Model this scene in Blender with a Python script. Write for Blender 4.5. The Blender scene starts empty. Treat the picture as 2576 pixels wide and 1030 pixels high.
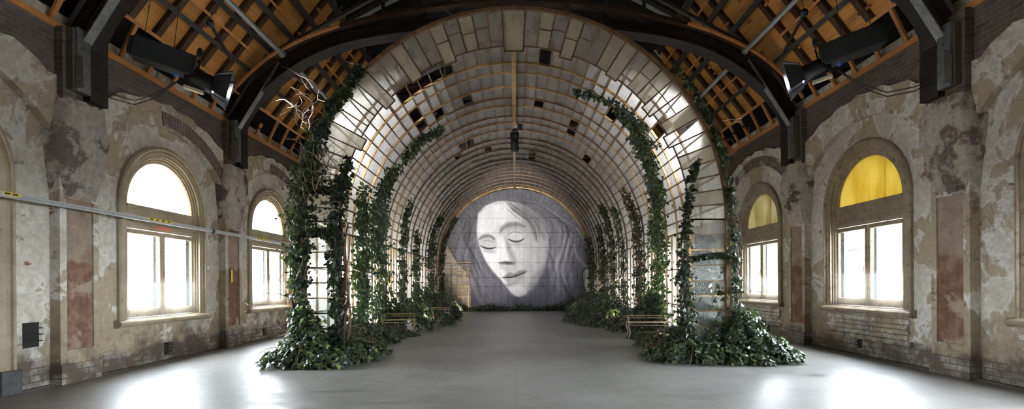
import bpy, bmesh, math, random
import numpy as np
from mathutils import Vector, Matrix
random.seed(7)
rng = np.random.default_rng(7)
SC = bpy.context.scene
COL = SC.collection
PI = math.pi
# ---------------------------------------------------------------- helpers
EYE = 1.5
FPX = 1260.0
def at(px, py, y):
    """point of the room that the photograph shows at (px,py), at depth y"""
    return Vector(((px - 1296) * y / FPX, y, EYE + (715 - py) * y / FPX))

def tag(o, label=None, cat=None, group=None, kind=None):
    if label: o['label'] = label
    if cat: o['category'] = cat
    if group: o['group'] = group
    if kind: o['kind'] = kind
    return o

def empty(name, loc=(0, 0, 0)):
    o = bpy.data.objects.new(name, None)
    o.empty_display_size = .2
    COL.objects.link(o); o.location = loc
    return o

def link(name, me, mat=None, parent=None, loc=(0, 0, 0)):
    o = bpy.data.objects.new(name, me)
    COL.objects.link(o)
    if mat is not None and not me.materials: me.materials.append(mat)
    o.location = loc
    if parent is not None: o.parent = parent
    return o

def wloc(o):
    v = Vector(o.location)
    while o.parent is not None:
        o = o.parent; v = v + Vector(o.location)
    return v

class MB:
    def __init__(s): s.V = []; s.F = []
    def add(s, vs, fs):
        b = len(s.V); s.V += [tuple(v) for v in vs]; s.F += [tuple(i + b for i in f) for f in fs]
    def box(s, x0, x1, y0, y1, z0, z1):
        s.add([(x0,y0,z0),(x1,y0,z0),(x1,y1,z0),(x0,y1,z0),(x0,y0,z1),(x1,y0,z1),(x1,y1,z1),(x0,y1,z1)],
              [(0,3,2,1),(4,5,6,7),(0,1,5,4),(1,2,6,5),(2,3,7,6),(3,0,4,7)])
    def beam(s, p, q, w, h, up=(0, 0, 1)):
        p, q = Vector(p), Vector(q); d = (q - p).normalized()
        u = Vector(up); a = d.cross(u)
        if a.length < 1e-4: a = d.cross(Vector((1, 0, 0)))
        a.normalize(); b = a.cross(d).normalized()
        a *= w / 2; b *= h / 2
        vs = [p-a-b, p+a-b, p+a+b, p-a+b, q-a-b, q+a-b, q+a+b, q-a+b]
        s.add(vs, [(0,3,2,1),(4,5,6,7),(0,1,5,4),(1,2,6,5),(2,3,7,6),(3,0,4,7)])
    def tube(s, pts, r, n=6, caps=True):
        pts = [Vector(p) for p in pts]; m = len(pts)
        rs = r if isinstance(r, (list, tuple)) else [r] * m
        vs = []; pa = None
        for i, p in enumerate(pts):
            d = (pts[min(i+1, m-1)] - pts[max(i-1, 0)])
            d = d.normalized() if d.length > 1e-9 else Vector((0, 0, 1))
            if pa is None:
                a = d.cross(Vector((0, 0, 1)))
                if a.length < .05: a = d.cross(Vector((1, 0, 0)))
            else:
                a = pa - d * pa.dot(d)
            a.normalize(); pa = a; b = d.cross(a)
            for k in range(n):
                t = 2*PI*k/n
                vs.append(p + (a*math.cos(t) + b*math.sin(t)) * rs[i])
        fs = []
        for i in range(m-1):
            for k in range(n):
                k2 = (k+1) % n
                fs.append((i*n+k, i*n+k2, (i+1)*n+k2, (i+1)*n+k))
        if caps:
            fs.append(tuple(range(n))[::-1]); fs.append(tuple((m-1)*n+k for k in range(n)))
        s.add(vs, fs)
    def prism(s, poly, a, b, axis='y'):
        """extrude a 2D polygon; axis y: poly=(x,z), axis x: poly=(y,z), axis z: poly=(x,y)"""
        n = len(poly)
        def P(u, v, t): return {'y': (u, t, v), 'x': (t, u, v), 'z': (u, v, t)}[axis]
        s.add([P(u, v, a) for u, v in poly] + [P(u, v, b) for u, v in poly],
              [tuple(range(n)), tuple(range(n, 2*n))[::-1]] + [(i, (i+1) % n, (i+1) % n + n, i+n) for i in range(n)])
    def strip(s, rings, closed=True, caps=True):
        """skin between rings, each a list of points"""
        n = len(rings[0]); fs = []; vs = [p for r in rings for p in r]
        for i in range(len(rings)-1):
            for k in range(n if closed else n-1):
                k2 = (k+1) % n
                fs.append((i*n+k, i*n+k2, (i+1)*n+k2, (i+1)*n+k))
        if caps and closed:
            fs.append(tuple(range(n))[::-1]); fs.append(tuple((len(rings)-1)*n+k for k in range(n)))
        s.add(vs, fs)
    def lathe(s, c, prof, n=14, axis='z'):
        c = Vector(c); rings = []
        for r, h in prof:
            R = []
            for k in range(n):
                t = 2*PI*k/n
                if axis == 'z': R.append(c + Vector((r*math.cos(t), r*math.sin(t), h)))
                elif axis == 'y': R.append(c + Vector((r*math.cos(t), h, r*math.sin(t))))
                else: R.append(c + Vector((h, r*math.cos(t), r*math.sin(t))))
            rings.append(R)
        s.strip(rings)
    def mesh(s, name, loc=(0, 0, 0), smooth=False, bevel=0):
        me = bpy.data.meshes.new(name)
        L = Vector(loc)
        me.from_pydata([tuple(Vector(v) - L) for v in s.V], [], s.F)
        bm = bmesh.new(); bm.from_mesh(me)
        bmesh.ops.recalc_face_normals(bm, faces=bm.faces[:])
        if bevel:
            es = [e for e in bm.edges if len(e.link_faces) == 2 and e.calc_face_angle(0) > .6]
            bmesh.ops.bevel(bm, geom=es, offset=bevel, segments=1, affect='EDGES', clamp_overlap=True)
        bm.to_mesh(me); bm.free()
        if smooth:
            me.polygons.foreach_set('use_smooth', [True]*len(me.polygons))
        return me
    def build(s, name, mat, parent=None, smooth=False, bevel=0, loc=None):
        """vertices are room coordinates; the object keeps them whatever its parent"""
        base = wloc(parent) if parent is not None else Vector((0, 0, 0))
        if loc is not None:
            me = s.mesh(name, loc, smooth, bevel); o = link(name, me, mat, parent, Vector(loc) - base)
        else:
            me = s.mesh(name, base, smooth, bevel); o = link(name, me, mat, parent)
        return o

def arc(cx, cz, r, a0, a1, n):
    return [(cx + r*math.cos(a0 + (a1-a0)*i/n), cz + r*math.sin(a0 + (a1-a0)*i/n)) for i in range(n+1)]

def plate_mesh(name, outline, holes, x0, x1):
    """wall slab in the plane x: outline and holes are (y,z) loops; fills between x0 and x1"""
    cu = bpy.data.curves.new(name + '_c', 'CURVE'); cu.dimensions = '2D'; cu.fill_mode = 'BOTH'
    for loop in [outline] + holes:
        sp = cu.splines.new('POLY'); sp.points.add(len(loop)-1); sp.use_cyclic_u = True
        for p, (u, v) in zip(sp.points, loop): p.co = (u, v, 0, 1)
    cu.extrude = abs(x1-x0)/2
    ob = bpy.data.objects.new(name + '_c', cu); COL.objects.link(ob)
    dg = bpy.context.evaluated_depsgraph_get(); dg.update()
    me = bpy.data.meshes.new_from_object(ob.evaluated_get(dg))
    me.name = name
    bpy.data.objects.remove(ob); bpy.data.curves.remove(cu)
    c = (x0+x1)/2
    for v in me.vertices:
        u, w, t = v.co; v.co = (c+t, u, w)
    bm = bmesh.new(); bm.from_mesh(me); bmesh.ops.remove_doubles(bm, verts=bm.verts[:], dist=1e-5)
    bmesh.ops.recalc_face_normals(bm, faces=bm.faces[:]); bm.to_mesh(me); bm.free()
    me.materials.clear()
    return me

# ---------------------------------------------------------------- materials
class G:
    def __init__(s, name):
        s.m = bpy.data.materials.new(name); s.m.use_nodes = True
        s.t = s.m.node_tree; s.t.nodes.clear()
        s.out = s.t.nodes.new('ShaderNodeOutputMaterial')
    def n(s, typ, ins=None, **at_):
        nd = s.t.nodes.new('ShaderNode' + typ)
        for k, v in at_.items(): setattr(nd, k, v)
        for k, v in (ins or {}).items():
            sk = nd.inputs[k]
            if isinstance(v, bpy.types.NodeSocket): s.t.links.new(v, sk)
            else:
                if isinstance(v, (tuple, list)) and len(v) == 3 and sk.type == 'RGBA': v = (*v, 1)
                sk.default_value = v
        return nd
    def co(s): return s.n('TexCoord').outputs['Object']
    def noise(s, scale, detail=6, rough=.6, vec=None, off=0, dist=0):
        v = vec or s.co()
        if off: v = s.n('VectorMath', {0: v, 1: (off, off*.7, off*1.3)}).outputs[0]
        return s.n('TexNoise', {'Vector': v, 'Scale': scale, 'Detail': detail, 'Roughness': rough, 'Distortion': dist}).outputs['Fac']
    def ramp(s, fac, stops, interp='LINEAR'):
        r = s.n('ValToRGB', {'Fac': fac}); cr = r.color_ramp; cr.interpolation = interp
        while len(cr.elements) < len(stops): cr.elements.new(.5)
        for e, (p, c) in zip(cr.elements, stops):
            e.position = p
            e.color = (c, c, c, 1) if isinstance(c, (int, float)) else (*c, 1)
        return r.outputs['Color']
    def mix(s, f, a, b, typ='MIX'):
        return s.n('MixRGB', {'Fac': f, 'Color1': a, 'Color2': b}, blend_type=typ).outputs['Color']
    def math(s, op, a, b=0.0, clamp=False):
        return s.n('Math', {0: a, 1: b}, operation=op, use_clamp=clamp).outputs[0]
    def xyz(s, v=None):
        return s.n('SeparateXYZ', {0: v or s.co()}).outputs
    def step(s, v, lo, hi):
        return s.n('MapRange', {'Value': v, 'From Min': lo, 'From Max': hi, 'To Min': 0., 'To Max': 1.}).outputs[0]
    def bsdf(s, col, rough=.6, bump=None, bstr=.3, bdist=.02, metal=0, spec=.5, **kw):
        ins = {'Base Color': col, 'Roughness': rough, 'Metallic': metal, 'Specular IOR Level': spec}
        ins.update(kw)
        p = s.n('BsdfPrincipled', ins)
        if bump is not None:
            b = s.n('Bump', {'Height': bump, 'Strength': bstr, 'Distance': bdist})
            s.t.links.new(b.outputs[0], p.inputs['Normal'])
        s.t.links.new(p.outputs[0], s.out.inputs[0])
        return s
    def surf(s, sock):
        s.t.links.new(sock, s.out.inputs[0]); return s

def simple(name, col, rough=.6, metal=0, var=.25, scale=12, spec=.5):
    g = G(name); f = g.noise(scale, 4)
    c2 = tuple(max(0, c*(1-var)) for c in col); c3 = tuple(min(1, c*(1+var)) for c in col)
    g.bsdf(g.ramp(f, [(.3, c2), (.7, c3)]), rough, metal=metal, spec=spec)
    return g.m

def plaster(name, zwin=False, low=True, tan_t=.545, red_t=.68, top=None):
    """flaking lime plaster: several coats showing through one another"""
    g = G(name); co = g.co(); z = g.xyz(co)[2]
    n1 = g.noise(.8, 8, .68, co, 3.1); n2 = g.noise(1.15, 10, .62, co, 11.7, .4); n3 = g.noise(1.5, 10, .6, co, 23.3, .6)
    n4 = g.noise(9, 8, .7, co, 5.5); n5 = g.noise(3.2, 9, .65, co, 31.9)
    base = g.ramp(n1, [(.28, (.44, .39, .32)), (.45, (.60, .555, .475)), (.58, (.69, .655, .585)), (.75, (.76, .74, .69))])
    base = g.mix(g.ramp(n4, [(.35, .55), (.65, 0.)]), base, (.26, .21, .15))
    # ochre coat, mostly in the lower part of the wall
    hz = g.step(z, 2.2, .6)
    tm = g.math('ADD', n2, g.math('MULTIPLY', hz, .09))
    m2 = g.ramp(tm, [(tan_t, 0.), (tan_t+.025, 1.)])
    tan = g.ramp(n4, [(.3, (.335, .27, .18)), (.7, (.44, .37, .265))])
    col = g.mix(m2, base, tan)
    # bare red render
    m3 = g.ramp(n3, [(red_t, 0.), (red_t+.02, 1.)])
    col = g.mix(m3, col, g.ramp(n4, [(.3, (.20, .085, .045)), (.7, (.36, .17, .09))]))
    # fresh white lime where flakes have come off
    edge = g.ramp(tm, [(tan_t-.045, 0.), (tan_t-.012, .8), (tan_t, 0.)])
    col = g.mix(edge, col, (.72, .70, .65))
    m5 = g.ramp(n5, [(.62, 0.), (.66, .75)])
    col = g.mix(m5, col, (.20, .15, .105))
    # hairline cracks
    wv = g.n('VectorMath', {0: co, 1: g.n('TexNoise', {'Vector': co, 'Scale': 1.6, 'Detail': 4.}).outputs['Color']}).outputs[0]
    cr = g.n('TexVoronoi', {'Vector': wv, 'Scale': .9}, feature='DISTANCE_TO_EDGE').outputs['Distance']
    cm = g.math('MULTIPLY', g.ramp(cr, [(.0, 1.), (.012, 0.)]), g.ramp(n2, [(.46, 0.), (.56, .5)]))
    col = g.mix(cm, col, (.07, .05, .04))
    if low:
        # dirty brick base showing along the floor
        bz = g.math('ADD', z, g.math('MULTIPLY', g.math('SUBTRACT', n2, .5), .9))
        lm = g.step(bz, .42, .30)
        mp = g.n('Mapping', {'Vector': co, 'Rotation': (0., PI/2, PI/2)})
        sx = g.xyz(co)
        bv = g.n('CombineXYZ', {0: sx[1], 1: sx[2], 2: 0.}).outputs[0]
        br = g.n('TexBrick', {'Vector': bv, 'Color1': (.40, .37, .33), 'Color2': (.24, .20, .17), 'Mortar': (.13, .11, .09), 'Scale': 1.,
                              'Mortar Size': .009, 'Brick Width': .26, 'Row Height': .10, 'Bias': -.2})
        bc = g.mix(g.ramp(n5, [(.36, 0.), (.56, .9)]), br.outputs['Color'], (.10, .08, .065))
        col = g.mix(lm, col, bc)
        dm = g.math('MULTIPLY', g.step(bz, 1.0, .35), g.ramp(n5, [(.45, 0.), (.62, .85)]))
        col = g.mix(dm, col, (.13, .10, .075))
    h = g.math('SUBTRACT', g.math('ADD', g.math('MULTIPLY', n4, .35), g.math('MULTIPLY', m2, -.5)), g.math('ADD', m3, g.math('MULTIPLY', cm, .6)))
    g.bsdf(col, .85, h, .55, .02, spec=.2)
    return g.m

def brickmat(name, cols, mortar, white=.62, uv=False, bw=.24, rh=.085, offs=0, rot=False):
    g = G(name); co = g.co(); sx = g.xyz(co)
    if uv:
        bv = g.n('TexCoord').outputs['UV']
    else:
        bv = g.n('CombineXYZ', {0: sx[1], 1: sx[2], 2: 0.}).outputs[0]
    br = g.n('TexBrick', {'Vector': bv, 'Color1': cols[0], 'Color2': cols[1], 'Mortar': mortar, 'Scale': 1., 'Mortar Size': .010, 'Mortar Smooth': .3,
                          'Brick Width': bw, 'Row Height': rh, 'Bias': 0.})
    n1 = g.noise(1.6, 9, .66, co, 4.4+offs); n4 = g.noise(11, 6, .7, co, 1.2)
    col = g.mix(g.ramp(n4, [(.3, .55), (.7, 0.)]), br.outputs['Color'], tuple(c*.45 for c in cols[1]))
    w = g.ramp(n1, [(white, 0.), (white+.06, .85)])
    wc = g.ramp(n4, [(.3, (.33, .29, .24)), (.7, (.60, .56, .49))])
    col = g.mix(w, col, wc)
    h = g.math('ADD', g.math('MULTIPLY', br.outputs['Fac'], -1.), g.math('MULTIPLY', n4, .5))
    g.bsdf(col, .9, h, .6, .015, spec=.15)
    return g.m

def wood(name, c1, c2, rough=.6, axis=1, plank=0.0, knots=False, sc=1.):
    g = G(name); co = g.co()
    s = [14*sc, 14*sc, 14*sc]; s[axis] = .9*sc
    v = g.n('Mapping', {'Vector': co, 'Scale': tuple(s)}).outputs[0]
    n = g.noise(1., 6, .65, v, 0, .5); n2 = g.noise(.8, 3, .5, co, 9.)
    f = g.math('ADD', g.math('MULTIPLY', n, .7), g.math('MULTIPLY', n2, .3))
    col = g.ramp(f, [(.33, c1), (.66, c2)])
    if plank:
        sx = g.xyz(co)
        r = g.math('ADD', g.math('ABSOLUTE', sx[0]), 0.)
        fr = g.math('FRACT', g.math('DIVIDE', sx[2], plank))
        ed = g.ramp(fr, [(0., 1.), (.035, 0.), (.97, 0.), (1., 1.)])
        col = g.mix(g.math('MULTIPLY', ed, .55), col, tuple(c*.25 for c in c1))
        wn = g.n('TexWhiteNoise', {0: g.n('CombineXYZ', {0: g.math('FLOOR', g.math('DIVIDE', sx[2], plank)), 1: g.math('FLOOR', g.math('DIVIDE', sx[1], .68)), 2: g.math('SIGN', sx[0])}).outputs[0]}, noise_dimensions='3D').outputs[0]
        col = g.mix(g.ramp(wn, [(0., .45), (1., 0.)]), col, tuple(c*.55 for c in c1))
    if knots:
        vo = g.n('TexVoronoi', {'Vector': co, 'Scale': 1.9}).outputs['Distance']
        col = g.mix(g.ramp(vo, [(.045, .85), (.085, 0.)]), col, tuple(c*.2 for c in c1))
    g.bsdf(col, rough, f, .15, .01, spec=.25)
    return g.m

M = {}
M['plaster'] = plaster('flaking_plaster')
M['plaster_tympanum'] = M['plaster']
M['brick_dark'] = brickmat('dark_brick', ((.085, .060, .050), (.135, .105, .090)), (.17, .14, .12), .66)
M['arch_plaster'] = plaster('arch_band_plaster', low=False, tan_t=.52, red_t=.74)
M['soldier'] = brickmat('soldier_brick', ((.20, .155, .125), (.12, .088, .072)), (.34, .29, .23), .55, uv=True, bw=.26, rh=.085)
M['capital'] = brickmat('broken_capital', ((.12, .085, .07), (.17, .13, .11)), (.22, .19, .16), .43, bw=.2, rh=.1, offs=7)
M['pier'] = plaster('pilaster_plaster', tan_t=.50, red_t=.64)
g = G('red_render'); co = g.co()
a = g.noise(1.4, 9, .62, co, 2.); b = g.noise(5, 8, .7, co, 9.)
c = g.ramp(b, [(.3, (.115, .058, .040)), (.5, (.20, .110, .074)), (.72, (.32, .21, .155))])
c = g.mix(g.ramp(a, [(.56, 0.), (.62, .8)]), c, (.42, .33, .26))
zz = g.math('ADD', g.xyz(co)[2], g.math('MULTIPLY', g.math('SUBTRACT', a, .5), .5))
c = g.mix(g.step(zz, 1.83, 1.9), c, g.ramp(b, [(.3, (.22, .15, .11)), (.7, (.40, .31, .24))]))
g.bsdf(c, .9, b, .4, .015, spec=.15); M['red'] = g.m
# painted joinery, cream with rubbed edges
g = G('cream_paint'); co = g.co(); a = g.noise(2.2, 8, .65, co); b = g.noise(14, 6, .7, co, 3.)
c = g.ramp(a, [(.3, (.235, .185, .115)), (.55, (.36, .295, .20)), (.75, (.44, .375, .275))])
c = g.mix(g.ramp(b, [(.60, 0.), (.66, .7)]), c, (.14, .095, .06))
g.bsdf(c, .55, b, .2, .004, spec=.35); M['joinery'] = g.m
g = G('cream_paint_worn'); co = g.co(); a = g.noise(1.6, 8, .7, co, 6.); b = g.noise(8, 8, .72, co, 3.)
c = g.ramp(a, [(.3, (.20, .155, .10)), (.7, (.36, .295, .205))])
c = g.mix(g.ramp(b, [(.54, 0.), (.62, .8)]), c, (.13, .085, .055))
g.bsdf(c, .6, b, .3, .006, spec=.3); M['joinery_worn'] = g.m
# floor: worn grey boards/concrete with a low sheen
g = G('grey_floor'); co = g.co(); sx = g.xyz(co)
a = g.noise(.55, 8, .62, co, 1.5); b = g.noise(4.5, 8, .7, co, 8.)
st = g.noise(1., 7, .65, g.n('Mapping', {'Vector': co, 'Scale': (1.1, 5.5, 1.)}).outputs[0], 4.)
c = g.ramp(g.math('ADD', g.math('MULTIPLY', a, .5), g.math('MULTIPLY', st, .5)), [(.34, (.12, .115, .105)), (.5, (.185, .178, .166)), (.66, (.26, .253, .24))])
c = g.mix(g.ramp(b, [(.58, 0.), (.7, .35)]), c, (.11, .10, .09))
jx = g.ramp(g.math('ABSOLUTE', g.math('SUBTRACT', g.math('FRACT', g.math('ADD', g.math('DIVIDE', sx[0], 1.22), .5)), .5)), [(0., 1.), (.006, 0.)])
jy = g.ramp(g.math('ABSOLUTE', g.math('SUBTRACT', g.math('FRACT', g.math('DIVIDE', sx[1], 2.44)), .5)), [(0., 1.), (.004, 0.)])
jm = g.math('MULTIPLY', g.math('MAXIMUM', jx, jy), .4)
c = g.mix(jm, c, (.06, .055, .05))
rg = g.ramp(g.math('ADD', g.math('MULTIPLY', st, .6), g.math('MULTIPLY', b, .4)), [(.35, .33), (.65, .52)])
p = g.bsdf(c, .36, g.math('SUBTRACT', b, jm), .12, .004, spec=1.)
pn = [n for n in g.t.nodes if n.type == 'BSDF_PRINCIPLED'][0]; g.t.links.new(rg, pn.inputs['Roughness'])
M['floor'] = g.m
M['pine'] = wood('pine_boards', (.46, .185, .040), (.74, .38, .105), .55, 1, .16, True)
M['batten'] = wood('orange_batten', (.36, .145, .045), (.55, .245, .085), .5, 1)
M['rafter'] = wood('dark_rafter', (.040, .018, .009), (.085, .040, .018), .6, 0)
M['purlin'] = simple('blackened_purlin', (.030, .022, .018), .6)
M['black_timber'] = wood('blackened_timber', (.008, .006, .005), (.022, .015, .011), .5, 0)
M['brown_timber'] = wood('brown_arch_timber', (.022, .012, .008), (.055, .030, .018), .5, 0)
M['void'] = simple('roof_shade_sheet', (.012, .011, .011), .9, spec=.1)  # near-black colour standing in for unlit roof space
M['steel'] = simple('grey_steel', (.23, .24, .25), .38, .75)
M['steel_dark'] = simple('dark_steel_channel', (.11, .095, .08), .45, .45)
M['galv'] = simple('galvanised_tube', (.42, .44, .45), .42, .7)
M['alu'] = simple('dull_aluminium', (.52, .54, .55), .4, .55, var=.1)
M['yellow'] = simple('yellow_sticker', (.80, .62, .04), .5, var=.08)
M['orange'] = simple('orange_plastic', (.85, .33, .04), .5, var=.08)
M['redtape'] = simple('red_sticker', (.80, .16, .09), .5, var=.08)
M['black'] = simple('black_metal', (.012, .012, .014), .42, .3)
M['black_matte'] = simple('black_housing', (.010, .010, .011), .7)
M['blue'] = simple('blue_plug', (.02, .10, .42), .4)
M['label_cream'] = simple('cream_plate', (.55, .50, .34), .5)
M['vent_black'] = simple('vent_dark', (.02, .017, .015), .9)
M['stone_dark'] = simple('dark_plinth', (.075, .075, .08), .6, var=.4, scale=6)
M['white_card'] = simple('white_card', (.75, .74, .70), .6, var=.05)
M['bronze'] = simple('rusty_bronze_bar', (.17, .098, .048), .45, .3, var=.45, scale=5)
M['gold'] = simple('brassy_hoop', (.38, .24, .10), .36, .45, var=.45, scale=4)
M['teal'] = simple('teal_edge', (.10, .17, .19), .5, var=.1)
M['iron'] = simple('rust_pink_iron', (.40, .28, .19), .6, .2, var=.3)
M['iron_yellow'] = simple('mossy_yellow_iron', (.24, .18, .06), .6, .1, var=.3)
M['ext_brick'] = None
g = G('neighbour_brick'); sx = g.xyz()
bv = g.n('CombineXYZ', {0: g.math('ADD', sx[1], sx[0]), 1: sx[2], 2: 0.}).outputs[0]
br = g.n('TexBrick', {'Vector': bv, 'Color1': (.026, .0195, .0185), 'Color2': (.021, .0165, .016), 'Mortar': (.032, .029, .028), 'Scale': 1., 'Mortar Size': .02, 'Brick Width': .5, 'Row Height': .22})
g.bsdf(br.outputs['Color'], .9); M['ext_brick'] = g.m
M['ext_render'] = simple('neighbour_render', (.036, .033, .028), .9, var=.05)
M['ext_ground'] = simple('outside_paving', (.55, .54, .52), .9, var=.1)
# ---- glass
def clear_glass(name):
    g = G(name)
    t = g.n('BsdfTransparent', {'Color': (.97, .98, .98)}); gl = g.n('BsdfGlossy', {'Color': (1., 1., 1.), 'Roughness': .05})
    f = g.n('LayerWeight', {'Blend': .25}).outputs['Fresnel']
    g.surf(g.n('MixShader', {0: g.math('MULTIPLY', f, .5), 1: t.outputs[0], 2: gl.outputs[0]}).outputs[0]); return g.m
M['clear'] = clear_glass('window_glass')
def film_glass(name, c1, c2, stain, tr):
    g = G(name); co = g.co()
    a = g.noise(1.3, 7, .6, g.n('Mapping', {'Vector': co, 'Scale': (1.6, 1.6, .55)}).outputs[0], 2.)
    c = g.ramp(a, [(.35, c1), (.65, c2)])
    st = g.noise(1., 6, .7, g.n('Mapping', {'Vector': co, 'Scale': (6., 6., .5)}).outputs[0], 6.)
    c = g.mix(g.ramp(st, [(.58, 0.), (.72, stain)]), c, tuple(x*.35 for x in c1))
    t = g.n('BsdfTransparent', {'Color': c}); d = g.n('BsdfTranslucent', {'Color': c})
    g.surf(g.n('MixShader', {0: tr, 1: t.outputs[0], 2: d.outputs[0]}).outputs[0]); return g.m
M['lun_white'] = film_glass('milky_lunette', (.30, .28, .25), (.34, .33, .30), .1, .5)
M['lun_yellow'] = film_glass('yellow_film_lunette', (.088, .066, .016), (.112, .092, .036), .3, 1.)
M['lun_pale'] = film_glass('pale_yellow_lunette', (.056, .046, .022), (.085, .076, .052), .6, 1.)
# dusty greenhouse glass: milky, lets light through from outside
def dusty(name, dcol, mixd, trans, spec=.12, clear=.22):
    g = G(name); co = g.co()
    oi = g.n('ObjectInfo').outputs['Random']
    gi = g.n('NewGeometry').outputs['Random Per Island']
    a = g.noise(.9, 4, .55, co, 2.2); b = g.noise(2.6, 5, .6, co, 7.)
    f = g.math('ADD', g.math('MULTIPLY', a, .6), g.math('MULTIPLY', b, .4))
    v = g.math('ADD', f, g.math('MULTIPLY', g.math('SUBTRACT', gi, .5), .16))
    col = g.ramp(v, [(.30, tuple(x*.72 for x in dcol)), (.5, dcol), (.68, tuple(min(1, x*1.15) for x in dcol))])
    d = g.n('BsdfDiffuse', {'Color': col})
    t = g.n('BsdfTranslucent', {'Color': g.mix(.5, col, trans)})
    cl = g.n('BsdfTransparent', {'Color': (.86, .88, .84)})
    gl = g.n('BsdfGlossy', {'Color': (.9, .9, .88), 'Roughness': g.ramp(b, [(.3, .18), (.7, .42)])})
    m1 = g.n('MixShader', {0: mixd, 1: d.outputs[0], 2: t.outputs[0]})
    cf = g.n('MapRange', {'Value': v, 'From Min': .25, 'From Max': .75, 'To Min': min(.95, clear*1.35), 'To Max': clear*.65}).outputs[0]
    m2 = g.n('MixShader', {0: cf, 1: m1.outputs[0], 2: cl.outputs[0]})
    m3 = g.n('MixShader', {0: spec, 1: m2.outputs[0], 2: gl.outputs[0]})
    g.surf(m3.outputs[0]); return g.m
M['pane'] = dusty('dusty_glass', (.78, .755, .70), .74, (1., .99, .95), .12, .24)
M['gpane'] = dusty('stained_gable_glass', (.50, .465, .39), .72, (.98, .94, .85), .13, .58)
M['gpane_tan'] = dusty('tan_gable_glass', (.50, .45, .32), .62, (.95, .89, .70), .08, .12)
M['gpane_gloom'] = dusty('ivy_gloom_glass', (.035, .043, .030), .35, (.07, .09, .05), .10, .72)  # dark green colour carries the gloom of the ivy behind the glass
# leaves
def leafmat(name, stops, trans=.25, spec=.5):
    g = G(name)
    t = g.n('Attribute', attribute_name='tint').outputs['Fac']
    col = g.ramp(t, stops)
    p = g.n('BsdfPrincipled', {'Base Color': col, 'Roughness': .38, 'Specular IOR Level': spec})
    tr = g.n('BsdfTranslucent', {'Color': g.mix(1., col, (1.6, 1.8, .7), 'MULTIPLY')})
    g.surf(g.n('MixShader', {0: trans, 1: p.outputs[0], 2: tr.outputs[0]}).outputs[0]); return g.m
M['leaf'] = leafmat('ivy_leaf', [(0., (.012, .020, .012)), (.45, (.032, .048, .026)), (.72, (.058, .080, .048)), (.92, (.105, .145, .060)), (1., (.22, .26, .07))])
M['leaf_dark'] = leafmat('ivy_leaf_dark', [(0., (.008, .013, .008)), (.5, (.022, .034, .018)), (.9, (.052, .072, .036)), (1., (.14, .16, .05))], .18)
M['leaf_bright'] = leafmat('ivy_leaf_bright', [(0., (.016, .027, .012)), (.45, (.042, .068, .026)), (.85, (.095, .14, .045)), (1., (.24, .31, .08))], .32)
M['leaf_olive'] = leafmat('ivy_leaf_olive', [(0., (.020, .022, .010)), (.5, (.050, .052, .022)), (.85, (.095, .10, .035)), (1., (.19, .19, .06))], .25)
M['stem'] = simple('ivy_stem', (.12, .075, .05), .8, var=.5, scale=20)
M['twig'] = simple('bare_twig', (.24, .165, .115), .8, var=.3, scale=20)
def emit(name, col, st):
    g = G(name); g.surf(g.n('Emission', {'Color': (*col, 1), 'Strength': st}).outputs[0]); return g.m
M['lamp'] = emit('lamp_light', (.86, .88, 1.), 6.)
# ================================================================ THE ROOM
W = 7.06
BAY = 4.34
Y0, Y1 = -2.6, 28.9
ZP = {-1: 5.46, 1: 5.66}            # height of the wall plate on either side
DZ = {-1: 0.0, 1: 0.09}             # the far-side windows sit a little higher
PIL = [7.61 + BAY*k for k in range(-2, 5)]
WIN = [10.12 + BAY*k for k in range(-2, 4)]

def struct(o, label, cat): return tag(o, label, cat, kind='structure')

mb = MB(); mb.box(-W-.4, W+.4, Y0-.3, Y1+.3, -.2, 0)
struct(mb.build('floor', M['floor']), 'worn grey floor with a soft sheen and faint joints', 'floor')
for nm, y in (('wall_back', Y0), ('wall_far', Y1)):
    mb = MB()
    mb.box(-W-.4, W+.4, y if y > 0 else y-.3, y+.3 if y > 0 else y, 0, 11.2)
    if y > 0:
        g = G('far_block'); co = g.co(); sx = g.xyz(co)
        bv = g.n('CombineXYZ', {0: sx[0], 1: sx[2], 2: 0.}).outputs[0]
        br = g.n('TexBrick', {'Vector': bv, 'Color1': (.50, .45, .36), 'Color2': (.38, .32, .25), 'Mortar': (.20, .16, .12), 'Scale': 1., 'Mortar Size': .014, 'Brick Width': .46, 'Row Height': .21})
        a = g.noise(1.4, 8, .66, co, 3.)
        c = g.mix(g.ramp(a, [(.46, 0.), (.54, .85)]), br.outputs['Color'], (.50, .46, .40))
        g.bsdf(c, .9, br.outputs['Fac'], -.4, .01); mt = g.m
    else: mt = M['plaster']
    struct(mb.build(nm, mt), 'end wall of pale flaking blocks behind the painted portrait' if y > 0 else 'plaster wall closing the room opposite the portrait', 'wall')

RW, ZS = 1.25, 3.03                  # outer radius of a window surround, height of its springing
def wpath(r, zs, zb, n=20):
    """points (y,z) up one jamb, round the arch and down"""
    return [(-r, zb)] + [(-r*math.cos(PI*i/n), zs + r*math.sin(PI*i/n)) for i in range(n+1)] + [(r, zb)]

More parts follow.
